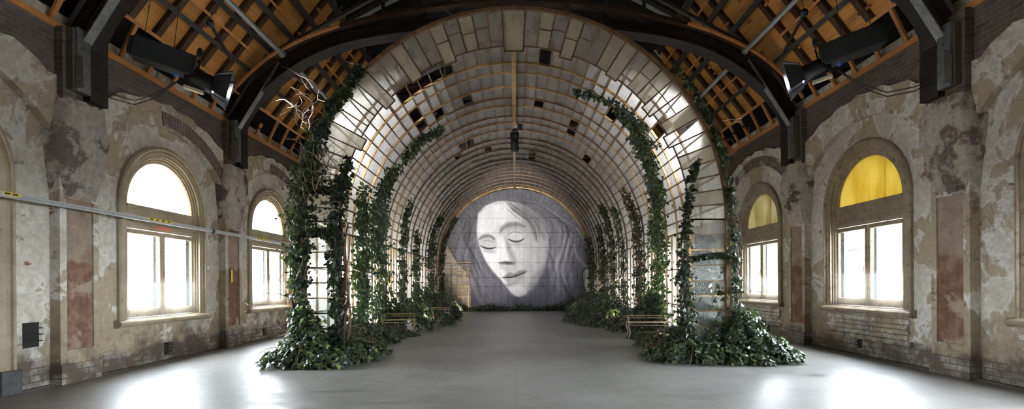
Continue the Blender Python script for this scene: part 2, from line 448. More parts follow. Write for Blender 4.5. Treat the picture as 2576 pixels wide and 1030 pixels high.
vents = {-1: [(7.17, .60, .36, .38), (10.05, .10, .30, .26), (14.0, .08, .26, .22), (18.4, .08, .26, .22)],
         1: [(10.2, .12, .30, .26), (13.9, .10, .26, .22), (18.3, .08, .26, .22)]}
RI, RO = 2.3, 4.0
for s in (-1, 1):
    nm = 'wall_left' if s < 0 else 'wall_right'
    holes = []
    for i, yc in enumerate(WIN):
        zb = .80 + DZ[s]
        if s < 0 and i == 1: zb = .04
        holes.append([(yc+u, v) for u, v in wpath(1.09, ZS+DZ[s], zb)])
    for (y, z, w, h) in vents[s]:
        holes.append([(y, z), (y+w, z), (y+w, z+h), (y, z+h)])
    me = plate_mesh(nm, [(Y0, 0), (Y1, 0), (Y1, ZP[s]+.3), (Y0, ZP[s]+.3)], holes, s*W, s*(W+.38))
    wall = struct(link(nm, me, M['plaster']), ('flaking cream and ochre plaster wall of arched windows, opposite the yellow fanlights' if s < 0 else
                  'flaking plaster wall pierced by windows with yellow fanlights'), 'wall')
    # brick skin above, cut to the relieving arches of the bays
    zc = 2.36 + (.12 if s > 0 else 0)
    holes = []
    RH = RI + .06; a0 = math.acos(1.83/RH)
    for yc in WIN + [WIN[-1]+BAY]:
        pc = yc - .0
        c = yc + .0
        lo = [(c + RH*math.cos(a0 + (PI-2*a0)*i/24), zc + RH*math.sin(a0 + (PI-2*a0)*i/24)) for i in range(25)]
        lo = [(c+1.83, .02)] + lo + [(c-1.83, .02)]
        if c + 1.83 < Y1 - .05: holes.append(lo)
    me = plate_mesh(nm + '_skin', [(Y0, 0), (Y1-.01, 0), (Y1-.01, ZP[s]), (Y0, ZP[s])], holes, s*(W-.09), s*W)
    link('brick_facing', me, M['brick_dark'], wall)
    for j, yc in enumerate(WIN):
        r_in, zo = RI, zc
        zoc = (5.12 if s < 0 else 5.24) - RO
        mb = MB()
        n = 22; out = []; inn = []
        for i in range(n+1):
            y = -1.83 + 3.66*i/n
            wob = .03*math.sin(i*1.7+j) + .02*math.sin(i*3.1+2*j)
            out.append((yc+y, zoc + math.sqrt(RO*RO - y*y) + wob - (.10*max(0, -y-1.2) if s < 0 else 0)))
            inn.append((yc+y, zo + math.sqrt(r_in*r_in - y*y)))
        for i in range(n):
            mb.prism([inn[i], inn[i+1], out[i+1], out[i]], s*(W-.13), s*(W-.005), 'x')
        link_me = mb.build('relieving_arch', M['arch_plaster'], wall)
        # ring of soldier bricks where the plaster has gone
        spans = [(42, 96)] if s < 0 else ([(88, 138)] if j != 2 else [])
        if s > 0 and j == 3: spans = [(60, 140)]
        if s < 0 and j < 2: spans = []
        for (d0, d1) in spans:
            ri, ro = RI+.02, RI+.30
            me = bpy.data.meshes.new('soldier'); vs = []; fs = []; uv = []
            N = 24
            for i in range(N+1):
                a = math.radians(d0 + (d1-d0)*i/N)
                for rr in (ri, ro):
                    vs.append((s*(W-.145), yc + rr*math.cos(a), zo + rr*math.sin(a)))
            for i in range(N+1):
                a = math.radians(d0 + (d1-d0)*i/N)
                for rr in (ri, ro):
                    vs.append((s*(W-.10), yc + rr*math.cos(a), zo + rr*math.sin(a)))
            o2 = 2*(N+1)
            for i in range(N):
                fs.append((2*i, 2*i+2, 2*i+3, 2*i+1))
                fs.append((2*i, 2*i+2, o2+2*i+2, o2+2*i)); fs.append((2*i+1, 2*i+3, o2+2*i+3, o2+2*i+1))
            fs.append((0, 1, o2+1, o2)); fs.append((2*N, 2*N+1, o2+2*N+1, o2+2*N))
            me.from_pydata(vs, [], fs)
            ul = me.uv_layers.new(name='UVMap')
            for p in me.polygons:
                for li in p.loop_indices:
                    k = me.loops[li].vertex_index % o2
                    a = (d0 + (d1-d0)*(k//2)/N)*PI/180
                    ul.data[li].uv = ((k % 2)*.28, a*RI)
            link('soldier_course', me, M['soldier'], wall)
    # ---- pilasters (piers of the wall)
    for k, y in enumerate(PIL):
        if y < 2: continue
        y1 = y + .68
        mb = MB()
        mb.box(s*(W-.12), s*W, y-.014, y1+.014, .0, 3.2)
        mb.box(s*(W-.19), s*W, y-.025, y1+.025, 0, .30)
        pm = plate_mesh('f', [(y-.014, .28), (y1+.014, .28), (y1+.014, 3.2), (y-.014, 3.2)], [[(y+.10, .52), (y1-.09, .52), (y1-.09, 2.86), (y+.10, 2.86)]], s*(W-.16), s*(W-.12))
        b = len(mb.V); mb.V += [tuple(v.co) for v in pm.vertices]; mb.F += [tuple(i+b for i in p.vertices) for p in pm.polygons]
        bpy.data.meshes.remove(pm)
        pil = mb.build('pilaster_shaft', M['pier'], wall)
        mb = MB(); mb.box(s*(W-.135), s*(W-.115), y+.10, y1-.09, .52, 2.86)
        mb.build('red_panel', M['red'], pil)
        # broken corbelled capital: rough loft, wider to the top
        rr = random.Random(k*3+s)
        rings = []
        for i in range(15):
            t = i/14; z = 2.9 + 1.5*t
            wd = .02 + .13*min(1, t*1.5) - .10*max(0, t-.72)/.28
            pr = .17 + .17*math.sin(min(1, t*1.3)*PI/2) - .06*max(0, t-.75)/.25
            R = []
            for j in range(17):
                u = j/16
                e = min(u, 1-u)*16
                d = pr if e > 0 else 0.0
                if e == 1: d = pr*.86
                if e > 0: d += rr.uniform(-.03, .03)
                yy = y - wd + (y1-y+2*wd)*u + (rr.uniform(-.02, .02) if e > 0 else 0)
                R.append((s*(W-d), yy, z + rr.uniform(-.02, .02)))
            rings.append(R)
        mb = MB(); mb.strip(rings, closed=False)
        mb.build('broken_capital', M['capital'], pil, smooth=True)
        mb = MB(); mb.box(s*(W-.22), s*W, y-.02, y1+.02, 4.25, ZP[s])
        mb.build('brick_pier', M['brick_dark'], pil)
    # ---- iron grilles of the air vents
    for q, (y, z, w, h) in enumerate(vents[s]):
        mb = MB(); mb.box(s*(W+.10), s*(W+.30), y+.004, y+w-.004, z+.004, z+h-.004)
        for e in range(1, 4):
            mb.box(s*(W+.04), s*(W+.10), y+.004, y+w-.004, z+h*e/4-.008, z+h*e/4+.008)
        v = mb.build('air_vent', M['vent_black'], None, loc=(s*(W+.1), y+w/2, z))
        lab = {(-1, 0): 'large broken black vent in the plaster between the door and the first pilaster',
               (-1, 1): 'small black square vent low in the wall beneath the window with the red sticker',
               (-1, 2): 'small black vent at floor level beside the ivy heap, under the partly hidden window',
               (-1, 3): 'small black floor vent behind the ivy of the glass arcade, pale fanlight side',
               (1, 0): 'small black square vent low in the wall beneath the large yellow fanlight window',
               (1, 1): 'small black vent at floor level under the small window behind the ivy column',
               (1, 2): 'small black floor vent behind the arcade on the yellow fanlight side'}[(s, q)]
        tag(v, lab, 'vent', 'wall vents')

# ---- ledges of broken render under the windows of the right wall
for j, yc in enumerate(WIN):
    if j == 0: continue
    rr = random.Random(j)
    mb = MB(); z = .33
    for q in range(5):
        h = .075 + rr.uniform(-.012, .02)
        mb.box(W-.03-.035*rr.random(), W, yc-1.2+rr.uniform(-.05, .12), yc+1.2-rr.uniform(0, .3), z, z+h); z += h + .012
    mb.build('render_ledge', M['plaster_ledge'] if 'plaster_ledge' in M else M.setdefault('plaster_ledge', plaster('grey_ledges', low=True, tan_t=.60, red_t=.7)), bpy.data.objects['wall_right'], bevel=.01)

# ---------------------------------------------------------------- windows
def mk_window(s, j, yc, number):
    dz = DZ[s]; zs = ZS + dz
    root = empty('window_%d' % number, (s*W, yc, .76 + dz))
    X = lambda d: s*(W - d)
    def sweep(prof, r_base=0, zb=.89, n=24):
        """prof: (radius, projection) section carried round the arch"""
        rings = []
        paths = [wpath(r, zs, zb+dz, n) for r, d in prof]
        for i in range(n+3):
            rings.append([(X(prof[k][1]), yc+paths[k][i][0], paths[k][i][1]) for k in range(len(prof))])
        m = MB(); m.strip(rings); return m
    jm = M['joinery'] if s < 0 else M['joinery_worn']
    sweep([(1.25, 0), (1.25, .05), (1.225, .075), (1.19, .085), (1.17, .07), (1.165, .05), (1.11, .05), (1.10, .035), (1.05, .03), (1.05, -.10), (1.085, -.10), (1.085, 0)]).build('window_surround', jm, root)
    sweep([(1.06, -.01), (1.02, -.01), (1.005, -.03), (.965, -.035), (.955, -.055), (.92, -.06), (.92, -.15), (1.06, -.15)]).build('window_frame', jm, root)
    m = MB()
    m.prism([(-.08, .76), (.13, .76), (.15, .80), (.15, .835), (.11, .86), (.09, .895), (-.15, .91), (-.15, .76)], yc-1.32, yc+1.32, 'y') if False else None
    pr = [(-.0, .76), (.10, .76), (.115, .79), (.145, .80), (.145, .85), (.10, .885), (-.0, .90)]
    m.strip([[(X(d), yc+u, z+dz) for d, z in pr] for u in (-1.32, 1.32)])
    m.box(X(-.15), X(0), yc-1.05, yc+1.05, .80+dz, .91+dz)
    m.build('window_sill', jm, root, bevel=.006)
    m = MB()
    m.box(X(-.14), X(-.05), yc-1.0, yc+1.0, 2.585+dz, zs)
    m.box(X(-.06), X(-.03), yc-1.0, yc+1.0, 2.60+dz, 2.665+dz)
    m.box(X(-.06), X(-.02), yc-1.0, yc+1.0, 2.70+dz, 2.735+dz)
    m.box(X(-.06), X(-.035), yc-.95, yc+.95, 2.955+dz, zs-.005)
    m.box(X(-.06), X(-.02), yc-.95, yc+.95, zs-.035, zs+.002)
    m.build('transom', jm, root, bevel=.006)
    # fanlight
    m = MB()
    pts = [(yc+.925*math.cos(PI*i/28), zs+.925*math.sin(PI*i/28)) for i in range(29)]
    m.prism([(y, z) for y, z in pts], X(-.10), X(-.106), 'x')
    mt = M['lun_white'] if s < 0 else (M['lun_yellow'] if j == 2 else M['lun_pale'])
    p = m.build('fanlight_pane', mt, root)
    if s > 0: tag(p, 'yellow fanlight pane' if j == 2 else 'stained pale yellow fanlight pane')
    # two casements
    for e in (-1, 1):
        a, b = (yc-.965, yc-.004) if e < 0 else (yc+.004, yc+.965)
        ia, ib = (a+.06, b-.075) if e < 0 else (a+.075, b-.06)
        m = MB()
        d0, d1 = -.115, -.06
        z0, z1 = .915+dz, 2.575+dz
        m.box(X(d0), X(d1), a, ia, z0, z1); m.box(X(d0), X(d1), ib, b, z0, z1)
        m.box(X(d0), X(d1), ia, ib, z0, z0+.155); m.box(X(d0), X(d1), ia, ib, z1-.085, z1)
        c = m.build('casement', jm, root, bevel=.008)
        m = MB(); m.box(X(-.09), X(-.094), ia-.005, ib+.005, z0+.15, z1-.08); m.build('pane', M['clear'], c)
        m = MB(); m.box(X(-.13), X(-.20), ib-.085, ib+.01, z0+.05, z1-.02); tag(m.build('blind_edge', M['teal'], c), 'dark teal edge strip')
        if e > 0:
            m = MB(); m.box(X(-.06), X(-.045), a+.025, a+.05, 1.66+dz, 1.80+dz); m.tube([(X(-.05), a+.037, 1.72+dz), (X(-.02), a+.037, 1.72+dz), (X(-.015), a+.037, 1.63+dz)], .009, 6)
            m.build('handle', M['iron'], c)
    # clear guard sheet across the lower half
    m = MB(); m.box(X(.005), X(.011), yc-.985, yc+.985, .90+dz, 1.58+dz); m.build('guard_sheet', M['guard'], root)
    return root
g = G('clear_guard'); t = g.n('BsdfTransparent', {'Color': (.97, .97, .97)}); d = g.n('BsdfDiffuse', {'Color': (.9, .9, .9)})
g.surf(g.n('MixShader', {0: .10, 1: t.outputs[0], 2: d.outputs[0]}).outputs[0]); M['guard'] = g.m

wl = {(-1, 0): 'cream arched window beside the camera end of the wall, before the panelled door',
      (-1, 2): 'tall cream arched window with white fanlight, aluminium rail and red sticker across its transom',
      (-1, 3): 'cream arched window with white fanlight partly hidden by the ivy-covered leg of the arcade',
      (-1, 4): 'arched window with white fanlight behind the glass side of the arcade, third from the door',
      (-1, 5): 'arched window with white fanlight behind the arcade, fourth from the door',
      (1, 0): 'cream arched window nearest the camera end opposite the door',
      (1, 1): 'worn cream arched window cut by the edge of the view, after the camera end',
      (1, 2): 'large worn arched window with bright yellow fanlight and pink brick showing outside',
      (1, 3): 'smaller looking arched window with stained pale yellow fanlight beside the ivy column',
      (1, 4): 'arched window with pale yellow fanlight behind the glass side of the arcade',
      (1, 5): 'arched window with pale yellow fanlight behind the arcade near the painted end wall'}
num = 0
for s in (-1, 1):
    for j, yc in enumerate(WIN):
        if s < 0 and j == 1: continue
        num += 1
        struct(mk_window(s, j, yc, num), wl[(s, j)], 'window')

# ---------------------------------------------------------------- panelled door beside the first pilaster
yc = WIN[1]
root = empty('door_1', (-W, yc, 0)); struct(root, 'cream arched door surround on dark plinth blocks, at the edge of the view', 'door')
X = lambda d: -(W - d)
def dsweep(prof, zb, n=24):
    rings = []; paths = [wpath(r, ZS, zb, n) for r, d in prof]
    for i in range(n+3): rings.append([(X(prof[k][1]), yc+paths[k][i][0], paths[k][i][1]) for k in range(len(prof))])
    m = MB(); m.strip(rings); return m
dsweep([(1.25, 0), (1.25, .06), (1.22, .09), (1.18, .09), (1.165, .06), (1.11, .06), (1.05, .03), (1.05, -.12), (1.085, -.12), (1.085, 0)], .33).build('door_surround', M['joinery'], root)
for e in (-1, 1):
    m = MB(); m.box(X(-.0), X(.11), yc+e*1.29, yc+e*1.0, 0, .34); m.build('plinth_block', M['stone_dark'], root, bevel=.01)
    m = MB(); a, b = sorted((yc+e*1.06, yc+e*.004)); m.box(X(-.13), X(-.08), a, b, .02, 2.6)
    lf = m.build('door_leaf', M['joinery'], root)
    m = MB()
    for z0, z1 in ((.25, .95), (1.15, 2.4)): m.box(X(-.085), X(-.06), a+.14, b-.14, z0, z1)
    m.build('door_panel', M['joinery'], lf, bevel=.015)
m = MB(); m.box(X(-.13), X(-.05), yc-1.06, yc+1.06, 2.6, 3.02); m.build('transom', M['joinery'], root)
m = MB(); m.prism([(yc+1.06*math.cos(PI*i/24), 3.0+1.06*math.sin(PI*i/24)) for i in range(25)], X(-.10), X(-.11), 'x'); m.build('fanlight_pane', M['lun_white'], root)

# ---------------------------------------------------------------- roof
def S(side, s, off, y):
    c, n_ = math.cos(math.radians(52)), math.sin(math.radians(52))
    return Vector((side*(6.73 - s*c + off*n_), y, ZP[side] + .75 + s*n_ + off*c))
yA, yB = Y0, Y1
mb = MB()
for sd in (-1, 1):
    q = [S(sd, -.05, .22, yA), S(sd, 3.5, .22, yA), S(sd, 3.5, .26, yA), S(sd, -.05, .26, yA)]
    r = [Vector((v.x, yB, v.z)) for v in q]
    mb.strip([q, r])
ceil = struct(mb.build('ceiling', M['pine']), 'pine boarded roof slopes on dark rafters and orange battens', 'ceiling')
mb = MB()
for sd in (-1, 1):
    q = [S(sd, 3.48, .20, yA), S(sd, 5.6, .20, yA), S(sd, 5.6, .26, yA), S(sd, 3.48, .26, yA)]
    mb.strip([q, [Vector((v.x, yB, v.z)) for v in q]])
    a = S(sd, 0.02, .20, yA); p0 = Vector((sd*(W+.02), yA, ZP[sd]-.02)); p1 = Vector((sd*(W+.42), yA, ZP[sd]+.35))
    q = [Vector((sd*(W+.05), yA, ZP[sd]-.02)), Vector((sd*(W+.42), yA, ZP[sd]+.2)), S(sd, .0, .40, yA), S(sd, .0, .30, yA)]
    q = [Vector((sd*(W+.36), yA, ZP[sd]-.05)), Vector((sd*(W+.42), yA, ZP[sd]-.05)), S(sd, .1, .36, yA), S(sd, .1, .26, yA)]
    mb.strip([q, [Vector((v.x, yB, v.z)) for v in q]])
za = S(1, 5.6, .22, 0)
mb.box(-za.x-.1, za.x+.1, yA, yB, za.z-.25, za.z+.05)
mb.build('roof_shade_sheet', M['void'], ceil)  # black sheets added where upper roof and eaves gap only fall into shade
rys = [8.93 + .667*k for k in range(-9, 29)]
for sd in (-1, 1):
    mb = MB(); mb.box(sd*(W-.12), sd*(W+.20), yA, yB-.02, ZP[sd]-.015, ZP[sd]+.085)
    mb.build('wall_plate', M['batten'], ceil)
    for i, y in enumerate(rys):
        if abs((y - 7.95 + BAY/2) % BAY - BAY/2) < .08: continue
        rr = random.Random(i*2+sd)
        mb = MB(); a, b = S(sd, -.02, .15, y-.075), S(sd, 3.5, .15, y-.075)
        mb.strip([[S(sd, t, o, y+e) for o, e in ((.12, -.07), (.12, .07), (.22, .07), (.22, -.07))] for t in (-.02, 3.55)])
        mb.build('rafter', M['rafter'], ceil)
        # short raking stud between plate and first batten
        p0 = Vector((sd*(W-.02), y, ZP[sd]+.08)); p1 = S(sd, 0, -.02, y)
        if rr.random() < .12: p1 = p0.lerp(p1, .55)
        mb = MB(); mb.beam(p0, p1, .075, .05, up=(0, 1, 0) if False else (sd, 0, .3)); mb.build('stud', M['batten'], ceil)
        if rr.random() < .55:
            mb = MB(); mb.beam(p0.lerp(p1, .58), p0.lerp(p1, .68), .10, .07, up=(sd, 0, .3)); mb.build('black_strap', M['black_matte'], ceil)
    # lengthwise members, broken at the trusses
    for (sv, mt, w, h, off, nm) in ((0., 'batten', .055, .05, -.03, 'batten'), (.60, 'purlin', .10, .08, .07, 'purlin'), (.97, 'batten', .05, .045, .0, 'batten'), (1.30, 'purlin', .11, .08, .07, 'purlin'),
                                    (1.90, 'purlin', .12, .12, .03, 'purlin'), (2.12, 'batten', .05, .045, .0, 'batten'), (2.55, 'purlin', .13, .13, .03, 'purlin'), (2.9, 'batten', .05, .045, 0., 'batten'), (3.3, 'purlin', .13, .13, .03, 'purlin')):
        for k in range(-1, 5):
            a, b = 7.95 + BAY*(k-1) + (.34 if nm == 'batten' else -.01), 7.95 + BAY*k - (.22 if nm == 'batten' else .01)
            if nm == 'batten': b -= random.Random(k*7+int(sv*10)).choice((0, .05, .35, .6)) if sv > .5 else 0
            mb = MB(); mb.beam(S(sd, sv, off, max(a, yA)), S(sd, sv, off, b), w, h, up=(sd*math.sin(math.radians(52)), 0, math.cos(math.radians(52))))
            mb.build(nm, M[mt], ceil)
    # small timber off-cuts left on the boards
    for k in range(26):
        rr = random.Random(900+k+50*sd)
        y = rr.uniform(8.6, 16); sv = rr.choice((.25, .5, .75, 1.1, 1.5, 1.75, 2.3))
        mb = MB(); q = S(sd, sv, .18, y); mb.beam(q, q + Vector((0, rr.uniform(.1, .22), rr.uniform(-.04, .04))), .06, .05, up=(sd, 0, .8)); mb.build('timber_block', M['batten'], ceil)
    # galvanised purlin tubes from truss to truss
    for k in range(0, 5):
        a, b = 7.95 + BAY*(k-1) + .30, 7.95 + BAY*k - .10
        mb = MB(); mb.tube([(sd*5.62, a, 5.62+EYE), (sd*5.62, b, 5.62+EYE)], .055, 10); mb.lathe((sd*5.62, b-.06, 5.62+EYE), [(.085, 0), (.085, .05)], 10, 'y')
        mb.lathe((sd*5.62, a, 5.62+EYE), [(.085, 0), (.085, .05)], 10, 'y')
        mb.build('purlin_tube', M['galv'], ceil, smooth=False)

# ---------------------------------------------------------------- roof trusses
CA = [(6.94, 4.42), (6.73, 4.72), (6.28, 5.16), (5.85, 5.51), (5.3, 5.8), (4.8, 6.02), (4.19, 6.23), (3.04, 6.53), (2.06, 6.69), (1.08, 6.80), (0, 6.86)]
CB = [(6.86, 3.55), (6.83, 3.85), (6.66, 4.28), (6.36, 4.67), (6.0, 5.0), (5.57, 5.33), (4.96, 5.68), (4.11, 5.98), (3.0, 6.18), (2.0, 6.28), (1.0, 6.33), (0, 6.35)]
def dens(c, n=3):
    out = []
    for i in range(len(c)-1):
        for k in range(n):
            t = k/n; p0 = c[max(i-1, 0)]; p1 = c[i]; p2 = c[i+1]; p3 = c[min(i+2, len(c)-1)]
            f = lambda a, b, cc, d: .5*((2*b) + (-a+cc)*t + (2*a-5*b+4*cc-d)*t*t + (-a+3*b-3*cc+d)*t**3)
            out.append(tuple(f(p0[q], p1[q], p2[q], p3[q]) for q in (0, 1)))
    return out + [c[-1]]
def curve_band(c, th, ya, yb, both=True):
    """curve (x,h) thickened upward by th, between depths ya and yb"""
    pts = dens(c)
    if both: pts = [(-x, h) for x, h in pts] + [(x, h) for x, h in pts[-2::-1]]
    rings = []
    for i, (x, h) in enumerate(pts):
        a = pts[max(i-1, 0)]; b = pts[min(i+1, len(pts)-1)]
        d = Vector((b[0]-a[0], b[1]-a[1])).normalized(); n = Vector((-d.y, d.x))
        if both is False and x < 0: pass
        if n.y < 0: n = -n
        t = th
        rings.append([(x, ya, h+EYE), (x, yb, h+EYE), (x+n.x*t, yb, h+n.y*t+EYE), (x+n.x*t, ya, h+n.y*t+EYE)])
    m = MB(); m.strip(rings); return m
def mk_truss(k):
    yc = 7.95 + BAY*k
    lab = ['dark arched roof truss cut by the top corners of the view, on the first pilasters',
           'dark arched roof truss just before the top of the arcade, with orange lath',
           'dark arched roof truss hidden mostly above the middle of the glass arcade',
           'dark arched roof truss far over the arcade, fourth from the camera',
           'dark arched roof truss closest to the painted end wall'][k]
    t = tag(empty('roof_truss', (0, yc, 4.6)), lab, 'roof truss', 'arched roof trusses')
    curve_band(CB, .22, yc-.08, yc+.26).build('arch_rib', M['black_timber'], t)
    curve_band([(x*.985, h-.07) for x, h in CB], .06, yc-.11, yc+.29).build('rib_rim', M['black_timber'], t)
    curve_band([(x, h) for x, h in CA[1:]], .08, yc-.20, yc+.05).build('upper_chord', M['brown_timber'], t)
    for sd in (-1, 1):
        c = [(sd*x, h) for x, h in CA[:7]]
        curve_band(c, .05, yc-.27, yc-.20, both=False).build('orange_lath', M['batten'], t)
        # raking steel channel, web dark and flanges paler
        p, q = Vector((sd*7.0, yc-.02, 3.72+EYE)), Vector((sd*5.86, yc-.02, 5.52+EYE))
        d = (q-p).normalized(); nrm = Vector((d.z*sd*-1, 0, d.x*sd)) ; nrm = Vector((-d.z, 0, d.x))
        if nrm.z < 0: nrm = -nrm
        m = MB(); m.beam(p, q, .04, .36, up=nrm); br = m.build('brace', M['steel_dark'], t)
        m = MB(); m.beam(p-nrm*.18+Vector((0, -.05, 0)), q-nrm*.18+Vector((0, -.05, 0)), .16, .022, up=nrm); m.build('brace_flange', M['steel'], br)
        m = MB(); m.beam(p+nrm*.18+Vector((0, -.05, 0)), q+nrm*.18+Vector((0, -.05, 0)), .16, .022, up=nrm); m.build('brace_flange', M['steel_dark'], br)
        # second steel leg rising to the ridge
        a, b, cc = Vector((sd*5.86, yc+.1, 5.52+EYE)), Vector((sd*3.25, yc+.1, 6.95+EYE)), Vector((0, yc+.1, 8.5+EYE))
        m = MB(); m.beam(a, b, .16, .10); m.beam(b, cc, .16, .10); m.build('steel_rafter', M['steel'], t)
        m = MB(); m.beam(a+Vector((0, 0, .28)), b+Vector((0, 0, .28)), .10, .07); m.build('steel_rafter', M['steel_dark'], t)
        # shoe on the pilaster
        m = MB(); m.box(sd*(W-.33), sd*(W-.2), yc-.30, yc+.02, 3.02+EYE, 3.98+EYE)
        sh = m.build('steel_shoe', M['steel_dark'], t, bevel=.008)
        m = MB(); m.box(sd*(W-.36), sd*(W-.33), yc-.26, yc-.02, 3.02+EYE, 4.0+EYE); m.box(sd*(W-.46), sd*(W-.34), yc-.27, yc-.25, 3.05+EYE, 3.55+EYE)
        m.build('shoe_plate', M['steel'], sh)
        m = MB()
        for q in range(5): m.lathe((sd*(W-.375), yc-.14, 3.12+EYE+q*.19), [(.018, -.012), (.018, .012)], 6, 'x')
        m.build('bolt', M['steel'], sh)
        m = MB(); m.box(sd*(W-.33), sd*(W-.02), yc+.0, yc+.36, 2.95+EYE, 4.05+EYE); m.build('rib_foot', M['black_timber'], t)
        # packing blocks between rib and chord, and hangers up to the steel
        for q, x in enumerate((5.35, 4.75, 4.1, 3.3, 2.4, 1.5, .6)):
            za, zb = np.interp(x, [p[0] for p in CB][::-1], [p[1] for p in CB][::-1]), np.interp(x, [p[0] for p in CA][::-1], [p[1] for p in CA][::-1])
            m = MB(); m.beam((sd*x, yc+.05, za+EYE+.2), (sd*(x-.25), yc+.05, zb+EYE+.02), .10, .10); m.build('web_post', M['steel_dark' if q % 2 else 'black_timber'], t)
            zr = 6.95 + (3.25-x)*.477 if x < 3.25 else 5.52 + (5.86-x)*.548
            m = MB(); m.beam((sd*(x-.1), yc+.0, zb+EYE+.08), (sd*(x-.1), yc+.0, zr+EYE), .07, .07, up=(0, 1, 0)); m.build('hanger', M['batten' if q in (2, 5) else 'purlin'], t)
    return t
for k in range(5): mk_truss(k)
# ================================================================ THE GLASS ARCADE
R, ZSP, YF, YE = 4.27, 2.78, 10.1, 28.5
RIN = 3.52
tun = tag(empty('glass_arcade', (0, YF, 0)), 'long barrel-vaulted glass arcade of rusty bars and dusty panes running to the portrait', 'glasshouse')
def tpath(r, seg=44, legs=9):
    """section of the vault: left leg up, arch, right leg down, as (x,z)"""
    p = [(-r, ZSP*i/legs) for i in range(legs)]
    p += [(-r*math.cos(PI*i/seg), ZSP + r*math.sin(PI*i/seg)) for i in range(seg+1)]
    return p + [(r, ZSP*(legs-1-i)/legs) for i in range(legs)]
P0 = tpath(R)
def hoop(name, y, r, wr, wy, mat, seg=44, par=tun, jit=0):
    rings = []
    for i in range(len(P0)):
        a = tpath(r)[i]; b = tpath(r-wr)[i]
        rings.append([(a[0], y-wy/2, a[1]), (a[0], y+wy/2, a[1]), (b[0], y+wy/2, b[1]), (b[0], y-wy/2, b[1])])
    m = MB(); m.strip(rings); return m.build(name, mat, par)
HY = [11.35, 12.46, 13.07, 13.98, 14.84, 15.49, 16.44, 17.1, 17.9, 18.9, 19.6, 20.4, 21.3, 22.1, 22.9, 23.7, 24.5, 25.25, 26.0, 26.9, 27.75]
for i, y in enumerate(HY):
    hoop('rib', y, R-.01, .055 if i % 2 else .045, .045, M['gold' if i in (1, 2, 3, 5, 7, 8, 12) else 'bronze'])
hoop('rib', YE, R-.01, .09, .07, M['gold'])
hoop('rib', YE-.3, R-.01, .05, .05, M['bronze'])
# lengthwise bars
for i in range(len(P0)):
    x, z = P0[i]
    if z < .05 or i == 9+22: continue
    if i < 9 and i % 3: continue
    if i > 9+44 and (i-9-44) % 3: continue
    k = (R-.02)/R
    xx, zz = (x*k, ZSP+(z-ZSP)*k) if z >= ZSP else (x*k, z)
    wd = .05 if i in (9, 9+11, 9+33, 9+44) else .032
    m = MB(); m.beam((xx, YF+.03, zz), (xx, YE, zz), wd, wd, up=(xx, 0, max(zz-ZSP, .001)))
    m.build('lengthwise_bar', M['bronze'], tun)
m = MB(); m.box(-.055, .055, YF+.05, YE, ZSP+R-.15, ZSP+R-.02); m.build('ridge_beam', M['gold'], tun)
# uprights of the side walls
for sd in (-1, 1):
    for y in [YF+.62] + [ (a+b)/2 for a, b in zip([YF+1.25]+HY[:-1], HY) if b-a > .6 ]:
        m = MB(); m.box(sd*(R-.05), sd*(R-.01), y-.022, y+.022, 0, ZSP); m.build('side_upright', M['gold'], tun)
# vault glazing, bay by bay, with the panes that have dropped out
def hit(px, py):
    a, b = (px-1296)/FPX, (715-py)/FPX
    # (t a)^2 + (t b - c)^2 = R^2
    c = ZSP-EYE; A = a*a+b*b; B = -2*b*c; C = c*c-R*R
    t = (-B + math.sqrt(B*B-4*A*C))/(2*A)
    x, z = t*a, t*b-c
    if z < 0: return None
    ang = math.atan2(z, -x)       # 0 at the left springing
    return t, ang
ys = [YF+.02] + HY + [YE]
gone = set()
for px, py in [(1362, 135), (1388, 140), (1138, 158), (1118, 172), (1098, 178), (1075, 192), (1055, 205), (1030, 225), (1010, 215), (1043, 303), (1110, 270), (1545, 295), (1356, 258), (1437, 310), (1436, 325),
               (1165, 372), (1180, 368), (1195, 362), (1160, 386), (1482, 405), (1342, 385), (1342, 397), (1078, 540), (1480, 520), (1700, 320), (1690, 318), (1020, 240)]:
    h = hit(px, py)
    if h is None: continue
    b = max([k for k in range(len(ys)) if ys[k] <= h[0]] or [0])
    gone.add((b, int(h[1]/PI*44)))
rr = random.Random(5)
for b in range(len(ys)-1):
    ya, yb = ys[b]+.015, ys[b+1]-.015
    vs = []; fs = []; fg = []
    for i in range(len(P0)-1):
        seg = i-9
        if (b, seg) in gone: continue
        if b > 1 and rr.random() < .007: continue
        p, q = P0[i], P0[i+1]
        split = 2 if (yb-ya > .8 and not (9 <= i < 53)) else 1
        j = [rr.uniform(-.016, .004) for _ in range(4)]
        def mv(pt, d):
            x, z = pt
            if z > ZSP: k = (R-.005+d)/R; return (x*k, ZSP+(z-ZSP)*k)
            return (x*(R-.005+d)/R, z)
        a0, a1, b0, b1 = mv(p, j[0]), mv(p, j[1]), mv(q, j[2]), mv(q, j[3])
        o = len(vs)
        vs += [(a0[0], ya, a0[1]), (a1[0], yb, a1[1]), (b1[0], yb, b1[1]), (b0[0], ya, b0[1])]
        (fg if b < 2 and i >= 53 else fs).append((o, o+1, o+2, o+3))
    m = MB(); m.add(vs, fs)
    gz = m.mesh('bay_glazing', (0, YF, 0))
    bm = bmesh.new(); bm.from_mesh(gz); bmesh.ops.delete(bm, geom=[v for v in bm.verts if not v.link_faces], context='VERTS'); bm.to_mesh(gz); bm.free()
    link('bay_glazing', gz, M['pane'], tun)
    if fg:
        m = MB()
        for f in fg: m.add([vs[q] for q in f], [(0, 1, 2, 3)])
        tag(m.build('side_glazing', M['gpane_gloom'], tun), 'side glazing coloured dark green for the gloom of ivy behind')
